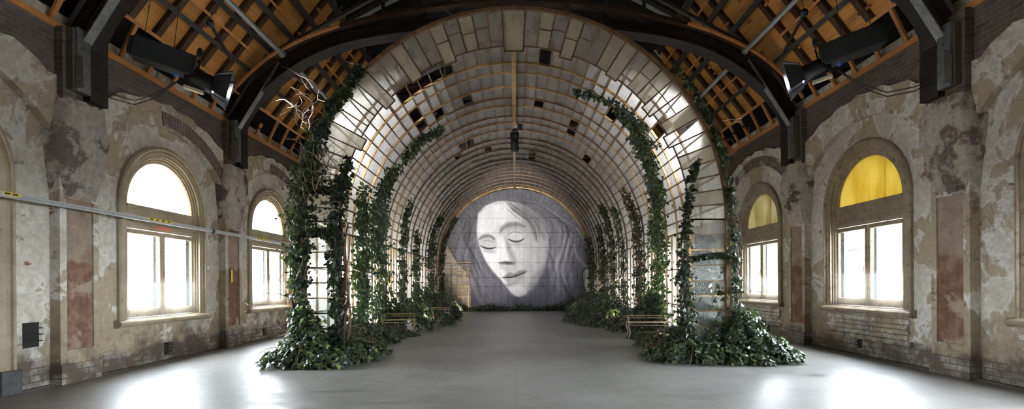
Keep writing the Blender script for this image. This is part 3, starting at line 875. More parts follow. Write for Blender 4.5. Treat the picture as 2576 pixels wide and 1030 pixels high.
# ---- front screen: ring of panes between two hoops, on glazed legs
def fbar(name, pts, w, d, mat, y=YF):
    m = MB()
    for a, b in zip(pts, pts[1:]):
        m.beam((a[0], y, a[1]), (b[0], y, b[1]), w, d, up=(0, 1, 0))
    return m.build(name, mat, tun)
hoop('outer_hoop', YF-.02, R+.035, .07, .09, M['bronze'])
KA = .0562; ST = (PI/2-KA)/21
LONG = {-1: {4: .10, 7: .07, 10: .10, 14: .12}, 1: {3: .10, 7: .05, 11: .09, 14: .09}}
def pol(a, r, sd): return (sd*r*math.sin(a), ZSP + r*math.cos(a))     # a from the crown
rr = random.Random(11)
def quad(name, pts, mat, y):
    m = MB(); n = len(pts)
    j = [rr.uniform(-.012, .012) for _ in range(4)]
    m.add([(p[0], y+j[k % 4], p[1]) for k, p in enumerate(pts)], [tuple(range(n))])
    return m.build(name, mat, tun)
quad('gable_pane', [pol(KA, R, -1), pol(KA, R, 1), pol(KA, RIN-.10, 1), pol(KA, RIN-.10, -1)], M['gpane_tan'], YF-.01)
fbar('glazing_bar', [pol(KA, R, -1), pol(KA, RIN-.10, -1), pol(KA, RIN-.10, 1), pol(KA, R, 1)], .026, .03, M['bronze'])
for sd in (-1, 1):
    prev = RIN-.10
    for i in range(21):
        a, b = KA+ST*i, KA+ST*(i+1)
        ri = RIN - LONG[sd].get(i, 0)
        mt = 'gpane_tan' if i in LONG[sd] and (sd < 0 or i < 8) else ('gpane' if rr.random() < .8 else 'gpane_tan')
        if i > 14 and sd < 0 and rr.random() < .5: mt = 'gpane_tan'
        mid = R - (R-ri)*(.42 + .1*rr.random())
        quad('gable_pane', [pol(a+.004, R-.02, sd), pol(b-.004, R-.02, sd), pol(b-.004, ri, sd), pol(a+.004, ri, sd)], M[mt], YF)
        fbar('glazing_bar', [pol(b, R, sd), pol(b, min(ri, RIN-LONG[sd].get(i+1, 0)), sd)], .027, .03, M['bronze' if i % 4 else 'gold'])
        fbar('inner_edge_bar', [pol(a, ri, sd), pol((a+b)/2, ri*1.0005, sd), pol(b, ri, sd)], .022, .028, M['bronze'])
        if 1 <= i <= 4 or (sd > 0 and i in (9, 10, 11, 12)):
            fbar('cross_bar', [pol(a, mid, sd), pol(b, mid, sd)], .014, .02, M['bronze'])
    nz = 9
    for i in range(nz):
        z0, z1 = ZSP*i/nz, ZSP*(i+1)/nz
        mt = ('gpane_gloom' if i < 8 else 'gpane') if sd > 0 else ('gpane' if i > 3 else 'gpane_clear')
        if sd < 0 and mt == 'gpane_clear' and 'gpane_clear' not in M: M['gpane_clear'] = dusty('misted_leg_glass', (.34, .36, .28), .45, (.55, .58, .44), .2, .42)
        quad('leg_pane', [(sd*R, z0+.01), (sd*R, z1-.01), (sd*RIN, z1-.01), (sd*RIN, z0+.01)], M[mt], YF)
        fbar('leg_bar', [(sd*R, z1), (sd*RIN, z1)], .026, .03, M['bronze' if i % 3 else 'gold'])
    fbar('leg_post', [(sd*RIN, 0), (sd*RIN, ZSP)], .05, .05, M['gold' if sd > 0 else 'bronze'])
    fbar('leg_post', [(sd*(RIN-.28), 0), (sd*(RIN-.28), .0001+ZSP*.0+.001)], .001, .001, M['bronze']) if False else None

# ---- thin guy wires holding the arcade to the roof
for k, (a, b) in enumerate([((968, 152, 10.1), (905, 168, 12.2)), ((952, 175, 10.1), (868, 150, 12.2)), ((1142, 38, 10.1), (1112, 12, 12.3)), ((1650, 128, 10.1), (1668, 148, 12.2))]):
    a, b = at(*a), at(*b)
    m = MB(); m.tube([a, (a+b)/2 + Vector((0, 0, -.02)), b], .008, 5)
    tag(m.build('guy_wire', M['galv'], None, loc=a), ['thin wire from the ivy-topped shoulder of the arcade hoop', 'lower thin wire from the ivy shoulder to the roof truss', 'short wire from the crown of the arcade to the truss', 'thin wire at the shoulder above the yellow fanlight side'][k], 'wire', 'guy wires of the arcade')

# ================================================================ THE PAINTED PORTRAIT
YM = 28.62
def px2w(X, Y):
    px, py = 1080 + X/2.711, 440 + Y/2.711
    return ((px-1296)*YM/FPX, EYE + (715-py)*YM/FPX)
gx = np.arange(96, 1122, 3.2); gy = np.arange(66, 912, 3.2)
XX, YY = np.meshgrid(gx, gy)
def sstep(v, a, b):
    t = np.clip((v-a)/(b-a), 0, 1); return t*t*(3-2*t)
def segdist(pts):
    D = np.full(XX.shape, 1e9); T = np.zeros(XX.shape); L = len(pts)-1
    for i in range(L):
        (x0, y0), (x1, y1) = pts[i], pts[i+1]
        dx, dy = x1-x0, y1-y0
        t = np.clip(((XX-x0)*dx+(YY-y0)*dy)/(dx*dx+dy*dy+1e-9), 0, 1)
        d = np.hypot(XX-x0-t*dx, YY-y0-t*dy); m = d < D
        D = np.where(m, d, D); T = np.where(m, (i+t)/L, T)
    return D, T
def smooth(pts, n=6):
    out = []
    m = len(pts)
    for i in range(m-1):
        p0, p1, p2, p3 = pts[max(i-1, 0)], pts[i], pts[i+1], pts[min(i+2, m-1)]
        for k in range(n):
            t = k/n
            out.append(tuple(.5*(2*p1[q]+(p2[q]-p0[q])*t+(2*p0[q]-5*p1[q]+4*p2[q]-p3[q])*t*t+(3*p1[q]-p0[q]-3*p2[q]+p3[q])*t**3) for q in (0, 1)))
    return out + [pts[-1]]
def inside(poly):
    c = np.zeros(XX.shape, bool); n = len(poly)
    for i in range(n):
        (x0, y0), (x1, y1) = poly[i], poly[(i+1) % n]
        if y0 == y1: continue
        c ^= ((y0 > YY) != (y1 > YY)) & (XX < (x1-x0)*(YY-y0)/(y1-y0)+x0)
    return c
def pmask(poly, soft, closed=True):
    pl = smooth(poly + [poly[0]], 5)
    d, _ = segdist(pl); d = np.where(inside(pl), d, -d)
    return sstep(d, -soft, soft)
def ell(x, y, a, b, rot=0, soft=.4):
    r = math.radians(rot); c, s_ = math.cos(r), math.sin(r)
    u = ((XX-x)*c+(YY-y)*s_)/a; v = (-(XX-x)*s_+(YY-y)*c)/b
    return 1-sstep(np.hypot(u, v), 1-soft, 1+soft)
def vnoise(sc, seed, sy=None):
    r_ = np.random.default_rng(seed); g_ = r_.random((64, 64)); sy = sy or sc
    u, v = XX/sc, YY/sy; i, j = np.floor(u).astype(int), np.floor(v).astype(int); fu, fv = u-i, v-j
    fu = fu*fu*(3-2*fu); fv = fv*fv*(3-2*fv)
    G_ = lambda a, b: g_[a % 64, b % 64]
    return (G_(i, j)*(1-fu)+G_(i+1, j)*fu)*(1-fv)+(G_(i, j+1)*(1-fu)+G_(i+1, j+1)*fu)*fv
V = .46 + .07*(vnoise(90, 1)-.5) + .05*(vnoise(26, 2)-.5)
def over(mask, val, al=1.0):
    global V
    V = V*(1-mask*al) + val*mask*al
def stroke(pts, w, val, al=1., soft=.6, taper=True):
    d, t = segdist(smooth(pts, 6))
    ww = w*(np.sin(np.clip(t, .02, .98)*PI)**.5 if taper else 1)
    over(1-sstep(d, ww*(1-soft), ww*(1+soft)), val, al)
# backdrop: dim top, darker foot
over(sstep(YY, 640, 880), .28, .8)
over(ell(585, 150, 430, 95, 0, .8), .46, .5)
rs = random.Random(21)
# mass of hair
over(pmask([(330, 250), (250, 330), (215, 470), (235, 600), (290, 700), (330, 800), (350, 880), (480, 890), (520, 800), (470, 700), (380, 560), (330, 420)], 30), .38, .8)
over(pmask([(420, 175), (560, 130), (720, 150), (860, 250), (960, 400), (1010, 600), (1040, 760), (1000, 890), (760, 890), (780, 740), (830, 560), (800, 400), (700, 260), (520, 185)], 36), .42, .85)
for k in range(70):
    u = rs.random()
    x0, y0 = 560+260*u+rs.uniform(-30, 30), 150+120*u*u+rs.uniform(-15, 15)
    pts = [(x0, y0), (x0+130+60*u, y0+140), (x0+170-40*rs.random(), y0+320), (x0+rs.uniform(110, 210), y0+480), (x0+rs.uniform(90, 280), min(900, y0+640))]
    stroke(pts, rs.uniform(3, 9), rs.choice((.28, .34, .50, .56)), rs.uniform(.2, .5), .9)
for k in range(36):
    x0 = rs.uniform(225, 345); y0 = rs.uniform(260, 480)
    pts = [(x0, y0), (x0-35+rs.uniform(-20, 20), y0+130), (x0+10+rs.uniform(-20, 30), y0+270), (x0+rs.uniform(20, 120), min(900, y0+420))]
    stroke(pts, rs.uniform(3, 8), rs.choice((.26, .32, .50, .54)), rs.uniform(.25, .55), .9)
# pale locks to the side
for pts, w in (([(935, 400), (905, 520), (870, 620), (885, 720)], 13), ([(985, 470), (1010, 560), (1060, 620), (1080, 660)], 11), ([(955, 430), (930, 560), (905, 660), (945, 760)], 8), ([(1000, 360), (1050, 440), (1085, 520)], 9)):
    stroke(pts, w, .62, .7, .9)
# throat
over(pmask([(690, 800), (800, 640), (830, 720), (800, 890), (680, 890)], 24), .30, .8)
# face: a broad soft oval, bowed and turned aside
face = [(336, 262), (400, 205), (500, 180), (620, 200), (720, 262), (785, 350), (812, 450), (806, 560), (776, 660), (716, 752), (655, 818), (606, 832), (560, 806), (490, 720), (420, 640), (372, 560), (340, 470), (326, 380)]
fm = pmask(face, 9)
tone = .90 - .24*sstep(XX, 470, 800) - .10*sstep(YY, 560, 800) + .04*(vnoise(70, 5)-.5) + .04*(vnoise(30, 8)-.5)
tone = tone - .20*sstep((XX-600)*.8-(YY-420)*.55, 120, 260)
over(fm, tone, 1.)
# hair falling over the brow
for k in range(26):
    y0 = rs.uniform(165, 235); x0 = rs.uniform(520, 650)
    stroke([(x0, y0), (x0+80, y0+40+rs.uniform(0, 30)), (x0+150, y0+120), (x0+190+rs.uniform(-20, 30), y0+230)], rs.uniform(4, 11), rs.choice((.36, .44, .52)), rs.uniform(.3, .6), .9)
over(pmask([(560, 150), (700, 190), (800, 320), (850, 460), (845, 340), (760, 200), (640, 140)], 26), .40, .7)
# near eye
over(ell(405, 462, 74, 46, 12, .6), .66, .65)
over(ell(408, 468, 46, 24, 12, .5), .80, .7)
stroke([(340, 442), (372, 420), (415, 418), (452, 446)], 11, .42, .7, .8)
stroke([(350, 482), (385, 500), (425, 503), (456, 494)], 5.5, .20, .95, .5)
stroke([(362, 458), (400, 446), (446, 462)], 4, .50, .6, .8)
over(ell(408, 522, 44, 12, 8, .7), .60, .5)
# far eye
over(ell(582, 388, 104, 60, -4, .6), .60, .6)
over(ell(592, 412, 62, 30, 4, .5), .82, .75)
stroke([(484, 392), (520, 352), (590, 338), (660, 356)], 15, .44, .7, .9)
stroke([(536, 436), (572, 454), (618, 454), (652, 432)], 6, .22, .9, .5)
stroke([(534, 414), (580, 390), (640, 404)], 4, .48, .6, .8)
over(ell(596, 476, 60, 14, 2, .7), .62, .5)
# nose
over(pmask([(520, 430), (548, 470), (580, 540), (600, 600), (575, 622), (545, 560), (525, 500)], 16), .56, .7)
over(pmask([(462, 440), (500, 430), (530, 540), (520, 590), (480, 580)], 18), .90, .7)
over(ell(536, 603, 40, 12, 4, .6), .25, .85)
over(ell(490, 604, 18, 8, 14, .6), .40, .7)
over(pmask([(480, 616), (580, 616), (600, 650), (560, 672), (520, 668)], 14), .62, .55)
# mouth and chin
over(pmask([(500, 700), (545, 668), (580, 672), (620, 654), (664, 658), (620, 690), (560, 706)], 7), .46, .8)
over(pmask([(505, 706), (560, 706), (620, 690), (662, 664), (640, 706), (590, 736), (540, 738)], 8), .60, .75)
stroke([(500, 704), (552, 700), (606, 686), (666, 660)], 5, .20, .95, .5)
over(ell(568, 748, 52, 12, -10, .7), .46, .6)
over(ell(606, 786, 46, 36, 0, .7), .84, .6)
over(pmask([(700, 700), (790, 600), (806, 500), (820, 560), (790, 660), (720, 760), (660, 820)], 22), .46, .6)
# seams of the painted panels and worn brick ring
for k, x in enumerate(np.arange(120, 1110, 52.3)):
    V -= .10*(1-sstep(np.abs(XX-x), .6, 2.6))*sstep(YY, 150, 330)*(.6+.4*rs.random())
for y in (197, 297, 397, 499, 600, 702, 764): V -= .13*(1-sstep(np.abs(YY-y), .8, 2.8))
rad = np.hypot(XX-585.6, YY-594); an = np.arctan2(594-YY, XX-585.6)
ringm = sstep(rad, 408, 418)*(YY < 560)
fr = np.abs(((an/PI*46) % 1)-.5)
V -= .10*ringm*(1-sstep(fr, 0., .09)); V -= .10*(1-sstep(np.abs(rad-412), 1, 3.5))*(YY < 560)
V += .05*(vnoise(14, 9)-.5) + .05*(vnoise(18, 12, 120)-.5)
V = np.clip(V, .05, .95)
rgb = np.stack([V*1.0, V*.99, V*1.0], -1)
cold = (1-fm)*sstep(YY, 380, 800)
rgb[..., 2] += .018*cold + .012*(1-fm); rgb[..., 1] -= .004*cold
lin = np.where(rgb <= .04045, rgb/12.92, ((rgb+.055)/1.055)**2.4)
bound = inside([(132, 480), (168, 540), (196, 596), (244, 640), (276, 690), (280, 760), (280, 908), (1052, 908), (1046, 760), (1040, 655), (1108, 620), (1122, 500), (1122, 60), (90, 60), (90, 470)]) & ((rad < 498) | (YY > 594))
nx, ny = len(gx), len(gy)
cell = bound[:-1, :-1] & bound[1:, 1:] & bound[:-1, 1:] & bound[1:, :-1]
vs = []
for Y in gy:
    for X in gx:
        w_ = px2w(X, Y); vs.append((w_[0], YM, w_[1]))
fs = [(j*nx+i, (j+1)*nx+i, (j+1)*nx+i+1, j*nx+i+1) for j in range(ny-1) for i in range(nx-1) if cell[j, i]]
me = bpy.data.meshes.new('mural')
zc_ = 3.0
me.from_pydata([(x, 0, z-zc_) for x, y, z in vs], [], fs)
at_ = me.color_attributes.new('paint', 'FLOAT_COLOR', 'POINT')
buf = np.concatenate([lin, np.ones(lin.shape[:2]+(1,))], -1).astype(np.float32).reshape(-1)
at_.data.foreach_set('color', buf)
bm = bmesh.new(); bm.from_mesh(me)
bmesh.ops.delete(bm, geom=[v for v in bm.verts if not v.link_faces], context='VERTS')
ret = bmesh.ops.extrude_face_region(bm, geom=bm.faces[:])
for v in [e for e in ret['geom'] if isinstance(e, bmesh.types.BMVert)]: v.co.y -= .03
bmesh.ops.recalc_face_normals(bm, faces=bm.faces[:])
bm.to_mesh(me); bm.free()
g = G('mural_paint'); c = g.n('Attribute', attribute_name='paint').outputs['Color']
g.bsdf(c, .8, spec=.15); M['mural'] = g.m
tag(link('mural', me, M['mural'], None, (0, YM, zc_)), 'big grey painted portrait of a woman with lowered eyes on the end wall', 'mural')

# gilt trellis on the pale blocks beside the portrait
m = MB(); y = 28.44
for px in (1118, 1138, 1152, 1164, 1178):
    a, b = at(px, 665 if px > 1130 else 640, y), at(px, 778, y); m.beam(a, b, .03, .03, up=(0, 1, 0))
for py, w in ((661, .05), (702, .07), (676, .02), (688, .02), (722, .025), (745, .03)):
    m.beam(at(1108, py, y), at(1184, py, y), .03, w, up=(0, 1, 0))
tag(m.build('trellis', M['gold'], None, loc=at(1150, 780, y)), 'gilt wire trellis in front of pale blocks beside the portrait', 'trellis')

# ================================================================ ALUMINIUM RAIL ALONG THE WALL
xr, zr = -6.74, 1.5 + .1815*6.74
root = tag(empty('aluminium_rail', (xr, 9, zr)), 'long aluminium rail with yellow stickers crossing the wall in front of the windows', 'rail')
m = MB(); m.box(xr-.02, xr+.02, 4.6, 11.16, zr-.036, zr+.036); m.build('rail_length', M['alu'], root, bevel=.006)
m = MB(); m.box(xr-.02, xr+.02, 11.20, 16.2, zr-.036, zr+.036); m.build('rail_length', M['alu'], root, bevel=.006)
m = MB(); m.box(xr-.026, xr+.026, 11.14, 11.22, zr-.042, zr+.042); m.build('joint_clip', M['black'], root)
m = MB(); m.box(xr+.0201, xr+.0215, 4.6, 16.2, zr-.004, zr+.002); m.build('rail_groove', M['steel'], root)
for (px0, px1, n) in ((4, 50, 2), (370, 432, 4), (643, 678, 4)):
    y0, y1 = [FPX*6.74/(1296-p) for p in (px0, px1)]
    m = MB(); m.box(xr+.020, xr+.023, y0, y1, zr-.004, zr+.037)
    st = m.build('caution_sticker', M['yellow'], root)
    m = MB()
    for k in range(n):
        t = y0 + (y1-y0)*(k+.65)/(n+.3); m.box(xr+.022, xr+.0245, t-.045, t+.03, zr+.006, zr+.028)
    m.build('caution_print', M['black'], st)
for y in (8.0, 12.3):
    m = MB(); m.box(-W+.14, xr-.02, y-.02, y+.02, zr-.02, zr+.02); m.build('wall_bracket', M['alu'], root)
m = MB(); y0, y1 = [FPX*7.03/(1296-p) for p in (393, 432)]
m.box(-W+.036, -W+.040, y0, y1, 2.62, 2.66)
tag(m.build('red_sticker', M['redtape'], None, loc=(-W+.085, (y0+y1)/2, 2.64)), 'red strip sticker on the window transom just under the aluminium rail', 'sticker')
m = MB(); m.box(-W+.162, -W+.166, 12.16, 12.23, 1.58, 1.88)
tag(m.build('yellow_tag', M['yellow'], None, loc=(-W+.164, 12.2, 1.7)), 'small upright yellow tag on the second pilaster beneath the aluminium rail', 'sticker')
m = MB(); a = at(739, 776, 15.6); b = at(738, 664, 15.6); m.beam((-6.85, 15.55, 0), (-6.92, 15.55, 2.1), .06, .035, up=(0, 1, 0))
tag(m.build('orange_level', M['orange'], None, loc=(-6.85, 15.55, 0)), 'upright orange spirit level leaning on the wall beside the ivy', 'spirit level')
for k, (s, y, z) in enumerate(((-1, 11.52, 1.92), (1, 8.95, 1.98), (-1, 15.88, 1.9))):
    m = MB(); m.box(s*(W-.004), s*(W-.0), y-.035, y+.035, z-.045, z+.045)
    tag(m.build('white_card', M['white_card'], None, loc=(s*(W-.002), y, z)), ['tiny white card on the wall beyond the window with the red sticker', 'tiny white card beside the surround of the bright yellow fanlight window', 'tiny white card beside the partly hidden window by the ivy leg'][k], 'card')
# a stub of pipe on the first plaster bay
for k, (s, y, z, l) in enumerate(((-1, 7.05, 3.25, .16), (1, 7.05, 2.85, .12))):
    m = MB(); m.tube([(s*W, y, z), (s*(W-l), y-.03, z+.01), (s*(W-l-.02), y-.05, z-.03)], .018, 7)
    tag(m.build('pipe_stub', M['galv'] if s < 0 else M['iron'], None, loc=(s*W, y, z)), ['short white pipe stub on the plaster above the door side', 'rusty bent hook by the window cut by the edge'][k], 'pipe')

# ================================================================ STAGE LIGHTS UNDER THE ROOF
def stage_light(s, dx):
    P = lambda px, py, y: (lambda v: Vector((s*abs(v.x)+dx, v.y, v.z+ (.12 if s > 0 else 0))))(at(px, py, y))
    lab = ('black stage light with a cream plate, hung above the window with the red sticker' if s < 0 else
           'black stage light with barn doors hung above the bright yellow fanlight window')
    a, b = P(340, 112, 8.75), P(492, 168, 9.15)
    ax = (b-a).normalized(); up = Vector((0, 0, 1)); sd = ax.cross(up).normalized(); up = sd.cross(ax).normalized()
    root = tag(empty('stage_light', (a+b)/2), lab, 'stage light', 'stage lights')
    m = MB(); m.beam(a, b, .34, .38, up=up); m.beam(a-ax*.06, a+ax*.02, .28, .30, up=up)
    h = m.build('housing', M['black_matte'], root, bevel=.02)
    m = MB()
    for k in range(6): m.beam(a+ax*(.12+.12*k)+up*.19, a+ax*(.16+.12*k)+up*.19, .30, .012, up=up)
    m.build('cooling_fin', M['black'], h)
    c = b + ax*.02 - up*.16; d = c + ax*.34 - up*.02
    m = MB(); m.tube([c-ax*.12, c, c+ax*.05, d-ax*.05, d], [.11, .15, .165, .165, .18], 16); lamp = m.build('lamp_body', M['black'], root, smooth=True)
    m = MB(); m.tube([d-ax*.008, d+ax*.004], [.15, .15], 16); tag(m.build('lens', M['lamp'], lamp), 'glowing white lens')
    # barn doors
    for k, (e1, e2) in enumerate(((up, sd), (-up, sd), (sd, up), (-sd, up))):
        p0 = d + e1*.18; op = (ax*.26 + e1*(.13 if k < 2 else .07))
        w0, w1 = .15, .24
        q = [p0-e2*w0, p0+e2*w0, p0+e2*w1+op, p0-e2*w1+op]
        m = MB(); n = e1*.008
        m.strip([[v-n for v in q], [v+n for v in q]])
        m.build('barn_door', M['black_matte'], lamp)
    # yoke, clamp and the pipe it hangs from
    m = MB(); y0 = c + sd*.19; y1 = c - sd*.19; t0 = up*.42
    m.tube([y0, y0+t0, y1+t0, y1], .018, 6); m.build('yoke', M['black'], root)
    m = MB(); m.lathe(c+t0+up*.05, [(.03, -.07), (.05, -.03), (.05, .05), (.03, .09)], 10); m.build('clamp', M['black'], root)
    e = (b-a); pipe0, pipe1 = c+t0+up*.14 - Vector((s*.38, .35, -.28)), c+t0+up*.14 + Vector((s*-.40, .30, -.12))
    m = MB(); m.tube([pipe0, pipe1], .028, 8); m.lathe(pipe0, [(.05, -.05), (.07, 0), (.05, .06)], 8); m.build('hanging_pipe', M['black'], root)
    m = MB()
    for q, l in ((pipe0, 1.5), (a+ax*.1+up*.2, 1.2), (a+ax*.55+up*.2, 1.6)): m.tube([q, q+Vector((-s*.18, .02, l*.9))], .006, 5)
    m.build('safety_wire', M['black'], root)
    m = MB(); q = c - up*.22 + ax*.06; m.beam(q-ax*.16, q+ax*.16, .10, .055, up=up)
    m.build('ballast_plate', M['label_cream'], root, bevel=.006)
    m = MB(); q = c - up*.09 - ax*.17 - sd*0 + Vector((0, -.15, 0)); m.lathe(q, [(.03, -.02), (.034, 0), (.03, .04)], 10, 'y'); m.build('plug', M['blue'], root)
    m = MB(); w0 = Vector((s*(W-.25), 7.95, 4.75)); q = c - up*.15 - ax*.2
    for off in (0, .07):
        m.tube([q, q.lerp(w0, .25)+Vector((0, 0, -.22-off)), q.lerp(w0, .5)+Vector((0, 0, -.33-off)), q.lerp(w0, .75)+Vector((0, 0, -.20-off)), w0], .010, 5)
    m.build('power_cable', M['black'], root)
    li = bpy.data.lights.new('stage_spot', 'SPOT'); li.energy = STAGE_W; li.spot_size = math.radians(62); li.spot_blend = .7; li.shadow_soft_size = .12; li.color = (.95, .96, 1.)
    lo = bpy.data.objects.new('stage_spot', li); COL.objects.link(lo)
    q = d + ax*.05; lo.location = q
    lo.rotation_euler = (Vector((s*3.1, 12.4, 5.2)) - q).to_track_quat('-Z', 'Y').to_euler()
    return root
STAGE_W = 1150
stage_light(-1, 0); stage_light(1, -.22)

# hanging black projector lamp inside the vault
c = at(1297, 350, 17.2)
root = tag(empty('hanging_spotlight', c), 'black cylindrical spotlight hanging from the ridge inside the glass vault', 'spotlight')
m = MB(); m.lathe(c, [(.10, -.44), (.135, -.42), (.14, -.05), (.13, 0), (.15, .04), (.16, .12), (.15, .20), (.10, .27)], 16); m.build('lamp_body', M['black'], root, smooth=True)
m = MB()
for e in (-1, 1): m.tube([c+Vector((e*.16, 0, .0)), c+Vector((e*.25, 0, .02)), c+Vector((e*.27, 0, .0))], .015, 6)
m.build('side_knob', M['black'], root)
m = MB(); m.lathe(c+Vector((0, -.1, .25)), [(.09, -.06), (.10, 0), (.06, .07)], 12); m.build('lamp_head', simple('violet_black', (.03, .03, .09), .25, .4), root, smooth=True)
m = MB(); m.tube([c+Vector((.06, 0, .2)), c+Vector((.06, 0, .5)), Vector((.06, c.y, ZSP+R-.12))], .012, 6); m.lathe((.06, c.y, ZSP+R-.18), [(.05, 0), (.05, .12)], 8)
m.build('hanger', M['galv'], root)
li = bpy.data.lights.new('portrait_spot', 'SPOT'); li.energy = 2500; li.spot_size = math.radians(44); li.spot_blend = .8; li.shadow_soft_size = .1; li.color = (1., .985, .97)
lo = bpy.data.objects.new('portrait_spot', li); COL.objects.link(lo); lo.location = c + Vector((0, .1, -.5))
lo.rotation_euler = (Vector((0., YM, 4.0)) - lo.location).to_track_quat('-Z', 'Y').to_euler()

# ================================================================ GARDEN BENCHES
def bench(name, c, rz, L, mat, lab):
    root = tag(empty(name, c), lab, 'bench', 'wrought iron benches')
    c = Vector(c); ca, sa = math.cos(rz), math.sin(rz)
    T = lambda x, y, z: (c.x + x*ca - y*sa, c.y + x*sa + y*ca, c.z + z)
    D = .40; H = .44
    m = MB()
    for k in range(6):
        y = -D/2 + D*k/5; m.tube([T(-L/2, y, H), T(L/2, y, H)], .011, 6)
    m.tube([T(-L/2, -D/2, H), T(-L/2, D/2, H)], .013, 6); m.tube([T(L/2, -D/2, H), T(L/2, D/2, H)], .013, 6)
    m.build('seat', mat, root, smooth=True)
    m = MB()
    for z in (H+.10, H+.17): m.tube([T(-L/2, D/2+.02, z), T(L/2, D/2+.02, z)], .012, 6)
    for k in range(9):
        x = -L/2 + L*k/8; w_ = L/16
        m.tube([T(x-w_, D/2+.02, H+.10), T(x, D/2+.02, H+.165), T(x+w_, D/2+.02, H+.10)], .007, 5)
    m.build('backrest', mat, root, smooth=True)
    m = MB(); 
    for z in (H-.07,): m.tube([T(-L/2+.02, -D/2, z), T(L/2-.02, -D/2, z)], .011, 6)
    m.build('apron_rail', mat, root)
    for e in (-1, 1):
        for f in (-1, 1):
            m = MB(); m.tube([T(e*(L/2-.04), f*(D/2-.02), H), T(e*(L/2+.0), f*(D/2), H-.10), T(e*(L/2-.05), f*(D/2), H-.26), T(e*(L/2-.0), f*(D/2), 0)], [.016, .017, .015, .018], 7)
            m.build('leg', mat, root, smooth=True)
        m = MB(); m.tube([T(e*(L/2), -D/2-.04, H-.03), T(e*(L/2), -D/2-.08, H+.06), T(e*(L/2), -D/2+.02, H+.15), T(e*(L/2), D/2, H+.17)], .012, 6)
        m.build('armrest', mat, root, smooth=True)
    return root
bench('garden_bench', (3.62, 13.6, 0), math.radians(-4), 1.15, M['iron'], 'pinkish wrought iron bench among ivy on the yellow fanlight side of the arcade')
bench('garden_bench', (-3.5, 15.1, 0), math.radians(5), .95, M['iron_yellow'], 'mossy yellow iron bench half buried in ivy opposite the pinkish bench')
bench('garden_bench', (-2.8, 18.9, 0), math.radians(4), .62, M['iron'], 'small pale iron bench deep in the ivy bank, farther in than the mossy yellow one')
# silver can lights and scraps among the ivy
def uplight(px, py, y, label, watts, aim, mat='galv', r=.075, h=.16):
    c = at(px, py, y); c.z = 0
    z = max(0.03, at(px, py, y).z - h/2)
    root = tag(empty('uplight', c), label, 'uplight', 'silver uplights among the ivy')
    m = MB(); m.lathe(c+Vector((0, 0, z)), [(r*.9, 0), (r, .01), (r, h*.42), (r*.9, h*.46), (r, h*.5), (r, h), (r*.85, h)], 14); m.build('can', M[mat], root, smooth=True)
    m = MB(); m.lathe(c+Vector((0, 0, z+h*.9)), [(r*.8, 0), (r*.8, .006)], 14); m.build('lens', M['lamp_warm'], root)
    m = MB(); m.tube([c, c+Vector((0, 0, z+.02))], .02, 6); m.build('spike', M['black'], root)
    li = bpy.data.lights.new('uplight_beam', 'SPOT'); li.energy = watts; li.spot_size = math.radians(105); li.spot_blend = 1.; li.shadow_soft_size = .06; li.color = (1., .93, .82)
    lo = bpy.data.objects.new('uplight_beam', li); COL.objects.link(lo); lo.location = c + Vector((0, 0, z+h+.02))
    lo.rotation_euler = (Vector(aim) - lo.location).to_track_quat('-Z', 'Y').to_euler()
M['lamp_warm'] = emit('uplight_lens', (1., .9, .72), 5.)
UPL = [(1675, 858, 11.3, 'silver can uplight in the ivy just inside the leg with green glass', 270, (-2.6, 13.5, 6.0)),
       (1556, 810, 17.0, 'small white uplight in the ivy beyond the pinkish bench', 270, (-2.6, 18.5, 6.0)),
       (932, 872, 11.3, 'small pale uplight in the ivy inside the tangled leg of the arcade', 270, (2.6, 13.5, 6.0)),
       (1057, 817, 17.3, 'small pale uplight on the ivy edge past the mossy yellow bench', 270, (2.6, 19, 6.0)),
       (1160, 793, 25.2, 'small uplight at the end of the ivy bank near the trellis', 170, (-3.2, 28.6, 1.6)),
       (1447, 793, 25.2, 'small uplight at the end of the ivy bank near the brick edge', 120, (-2.0, 25, 6.0))]
for u in UPL: uplight(*u)

# ================================================================ OUTSIDE
mb = MB(); mb.box(-60, 60, -30, 70, -.4, -.25)
struct(mb.build('ground', M['ext_ground']), 'pale paving outside the windows', 'ground')
root = tag(empty('neighbour_building', (14, 24, 0)), 'pink brick building seen through the window with the bright yellow fanlight', 'building', kind='structure')
mb = MB(); mb.box(13, 20, 18.9, 45, -.3, 2.75); mb.build('brick_wall', M['ext_brick'], root)
mb = MB(); mb.box(12.95, 20, 18.85, 45, 2.75, 3.6); mb.build('pale_wall', M['ext_render'], root)
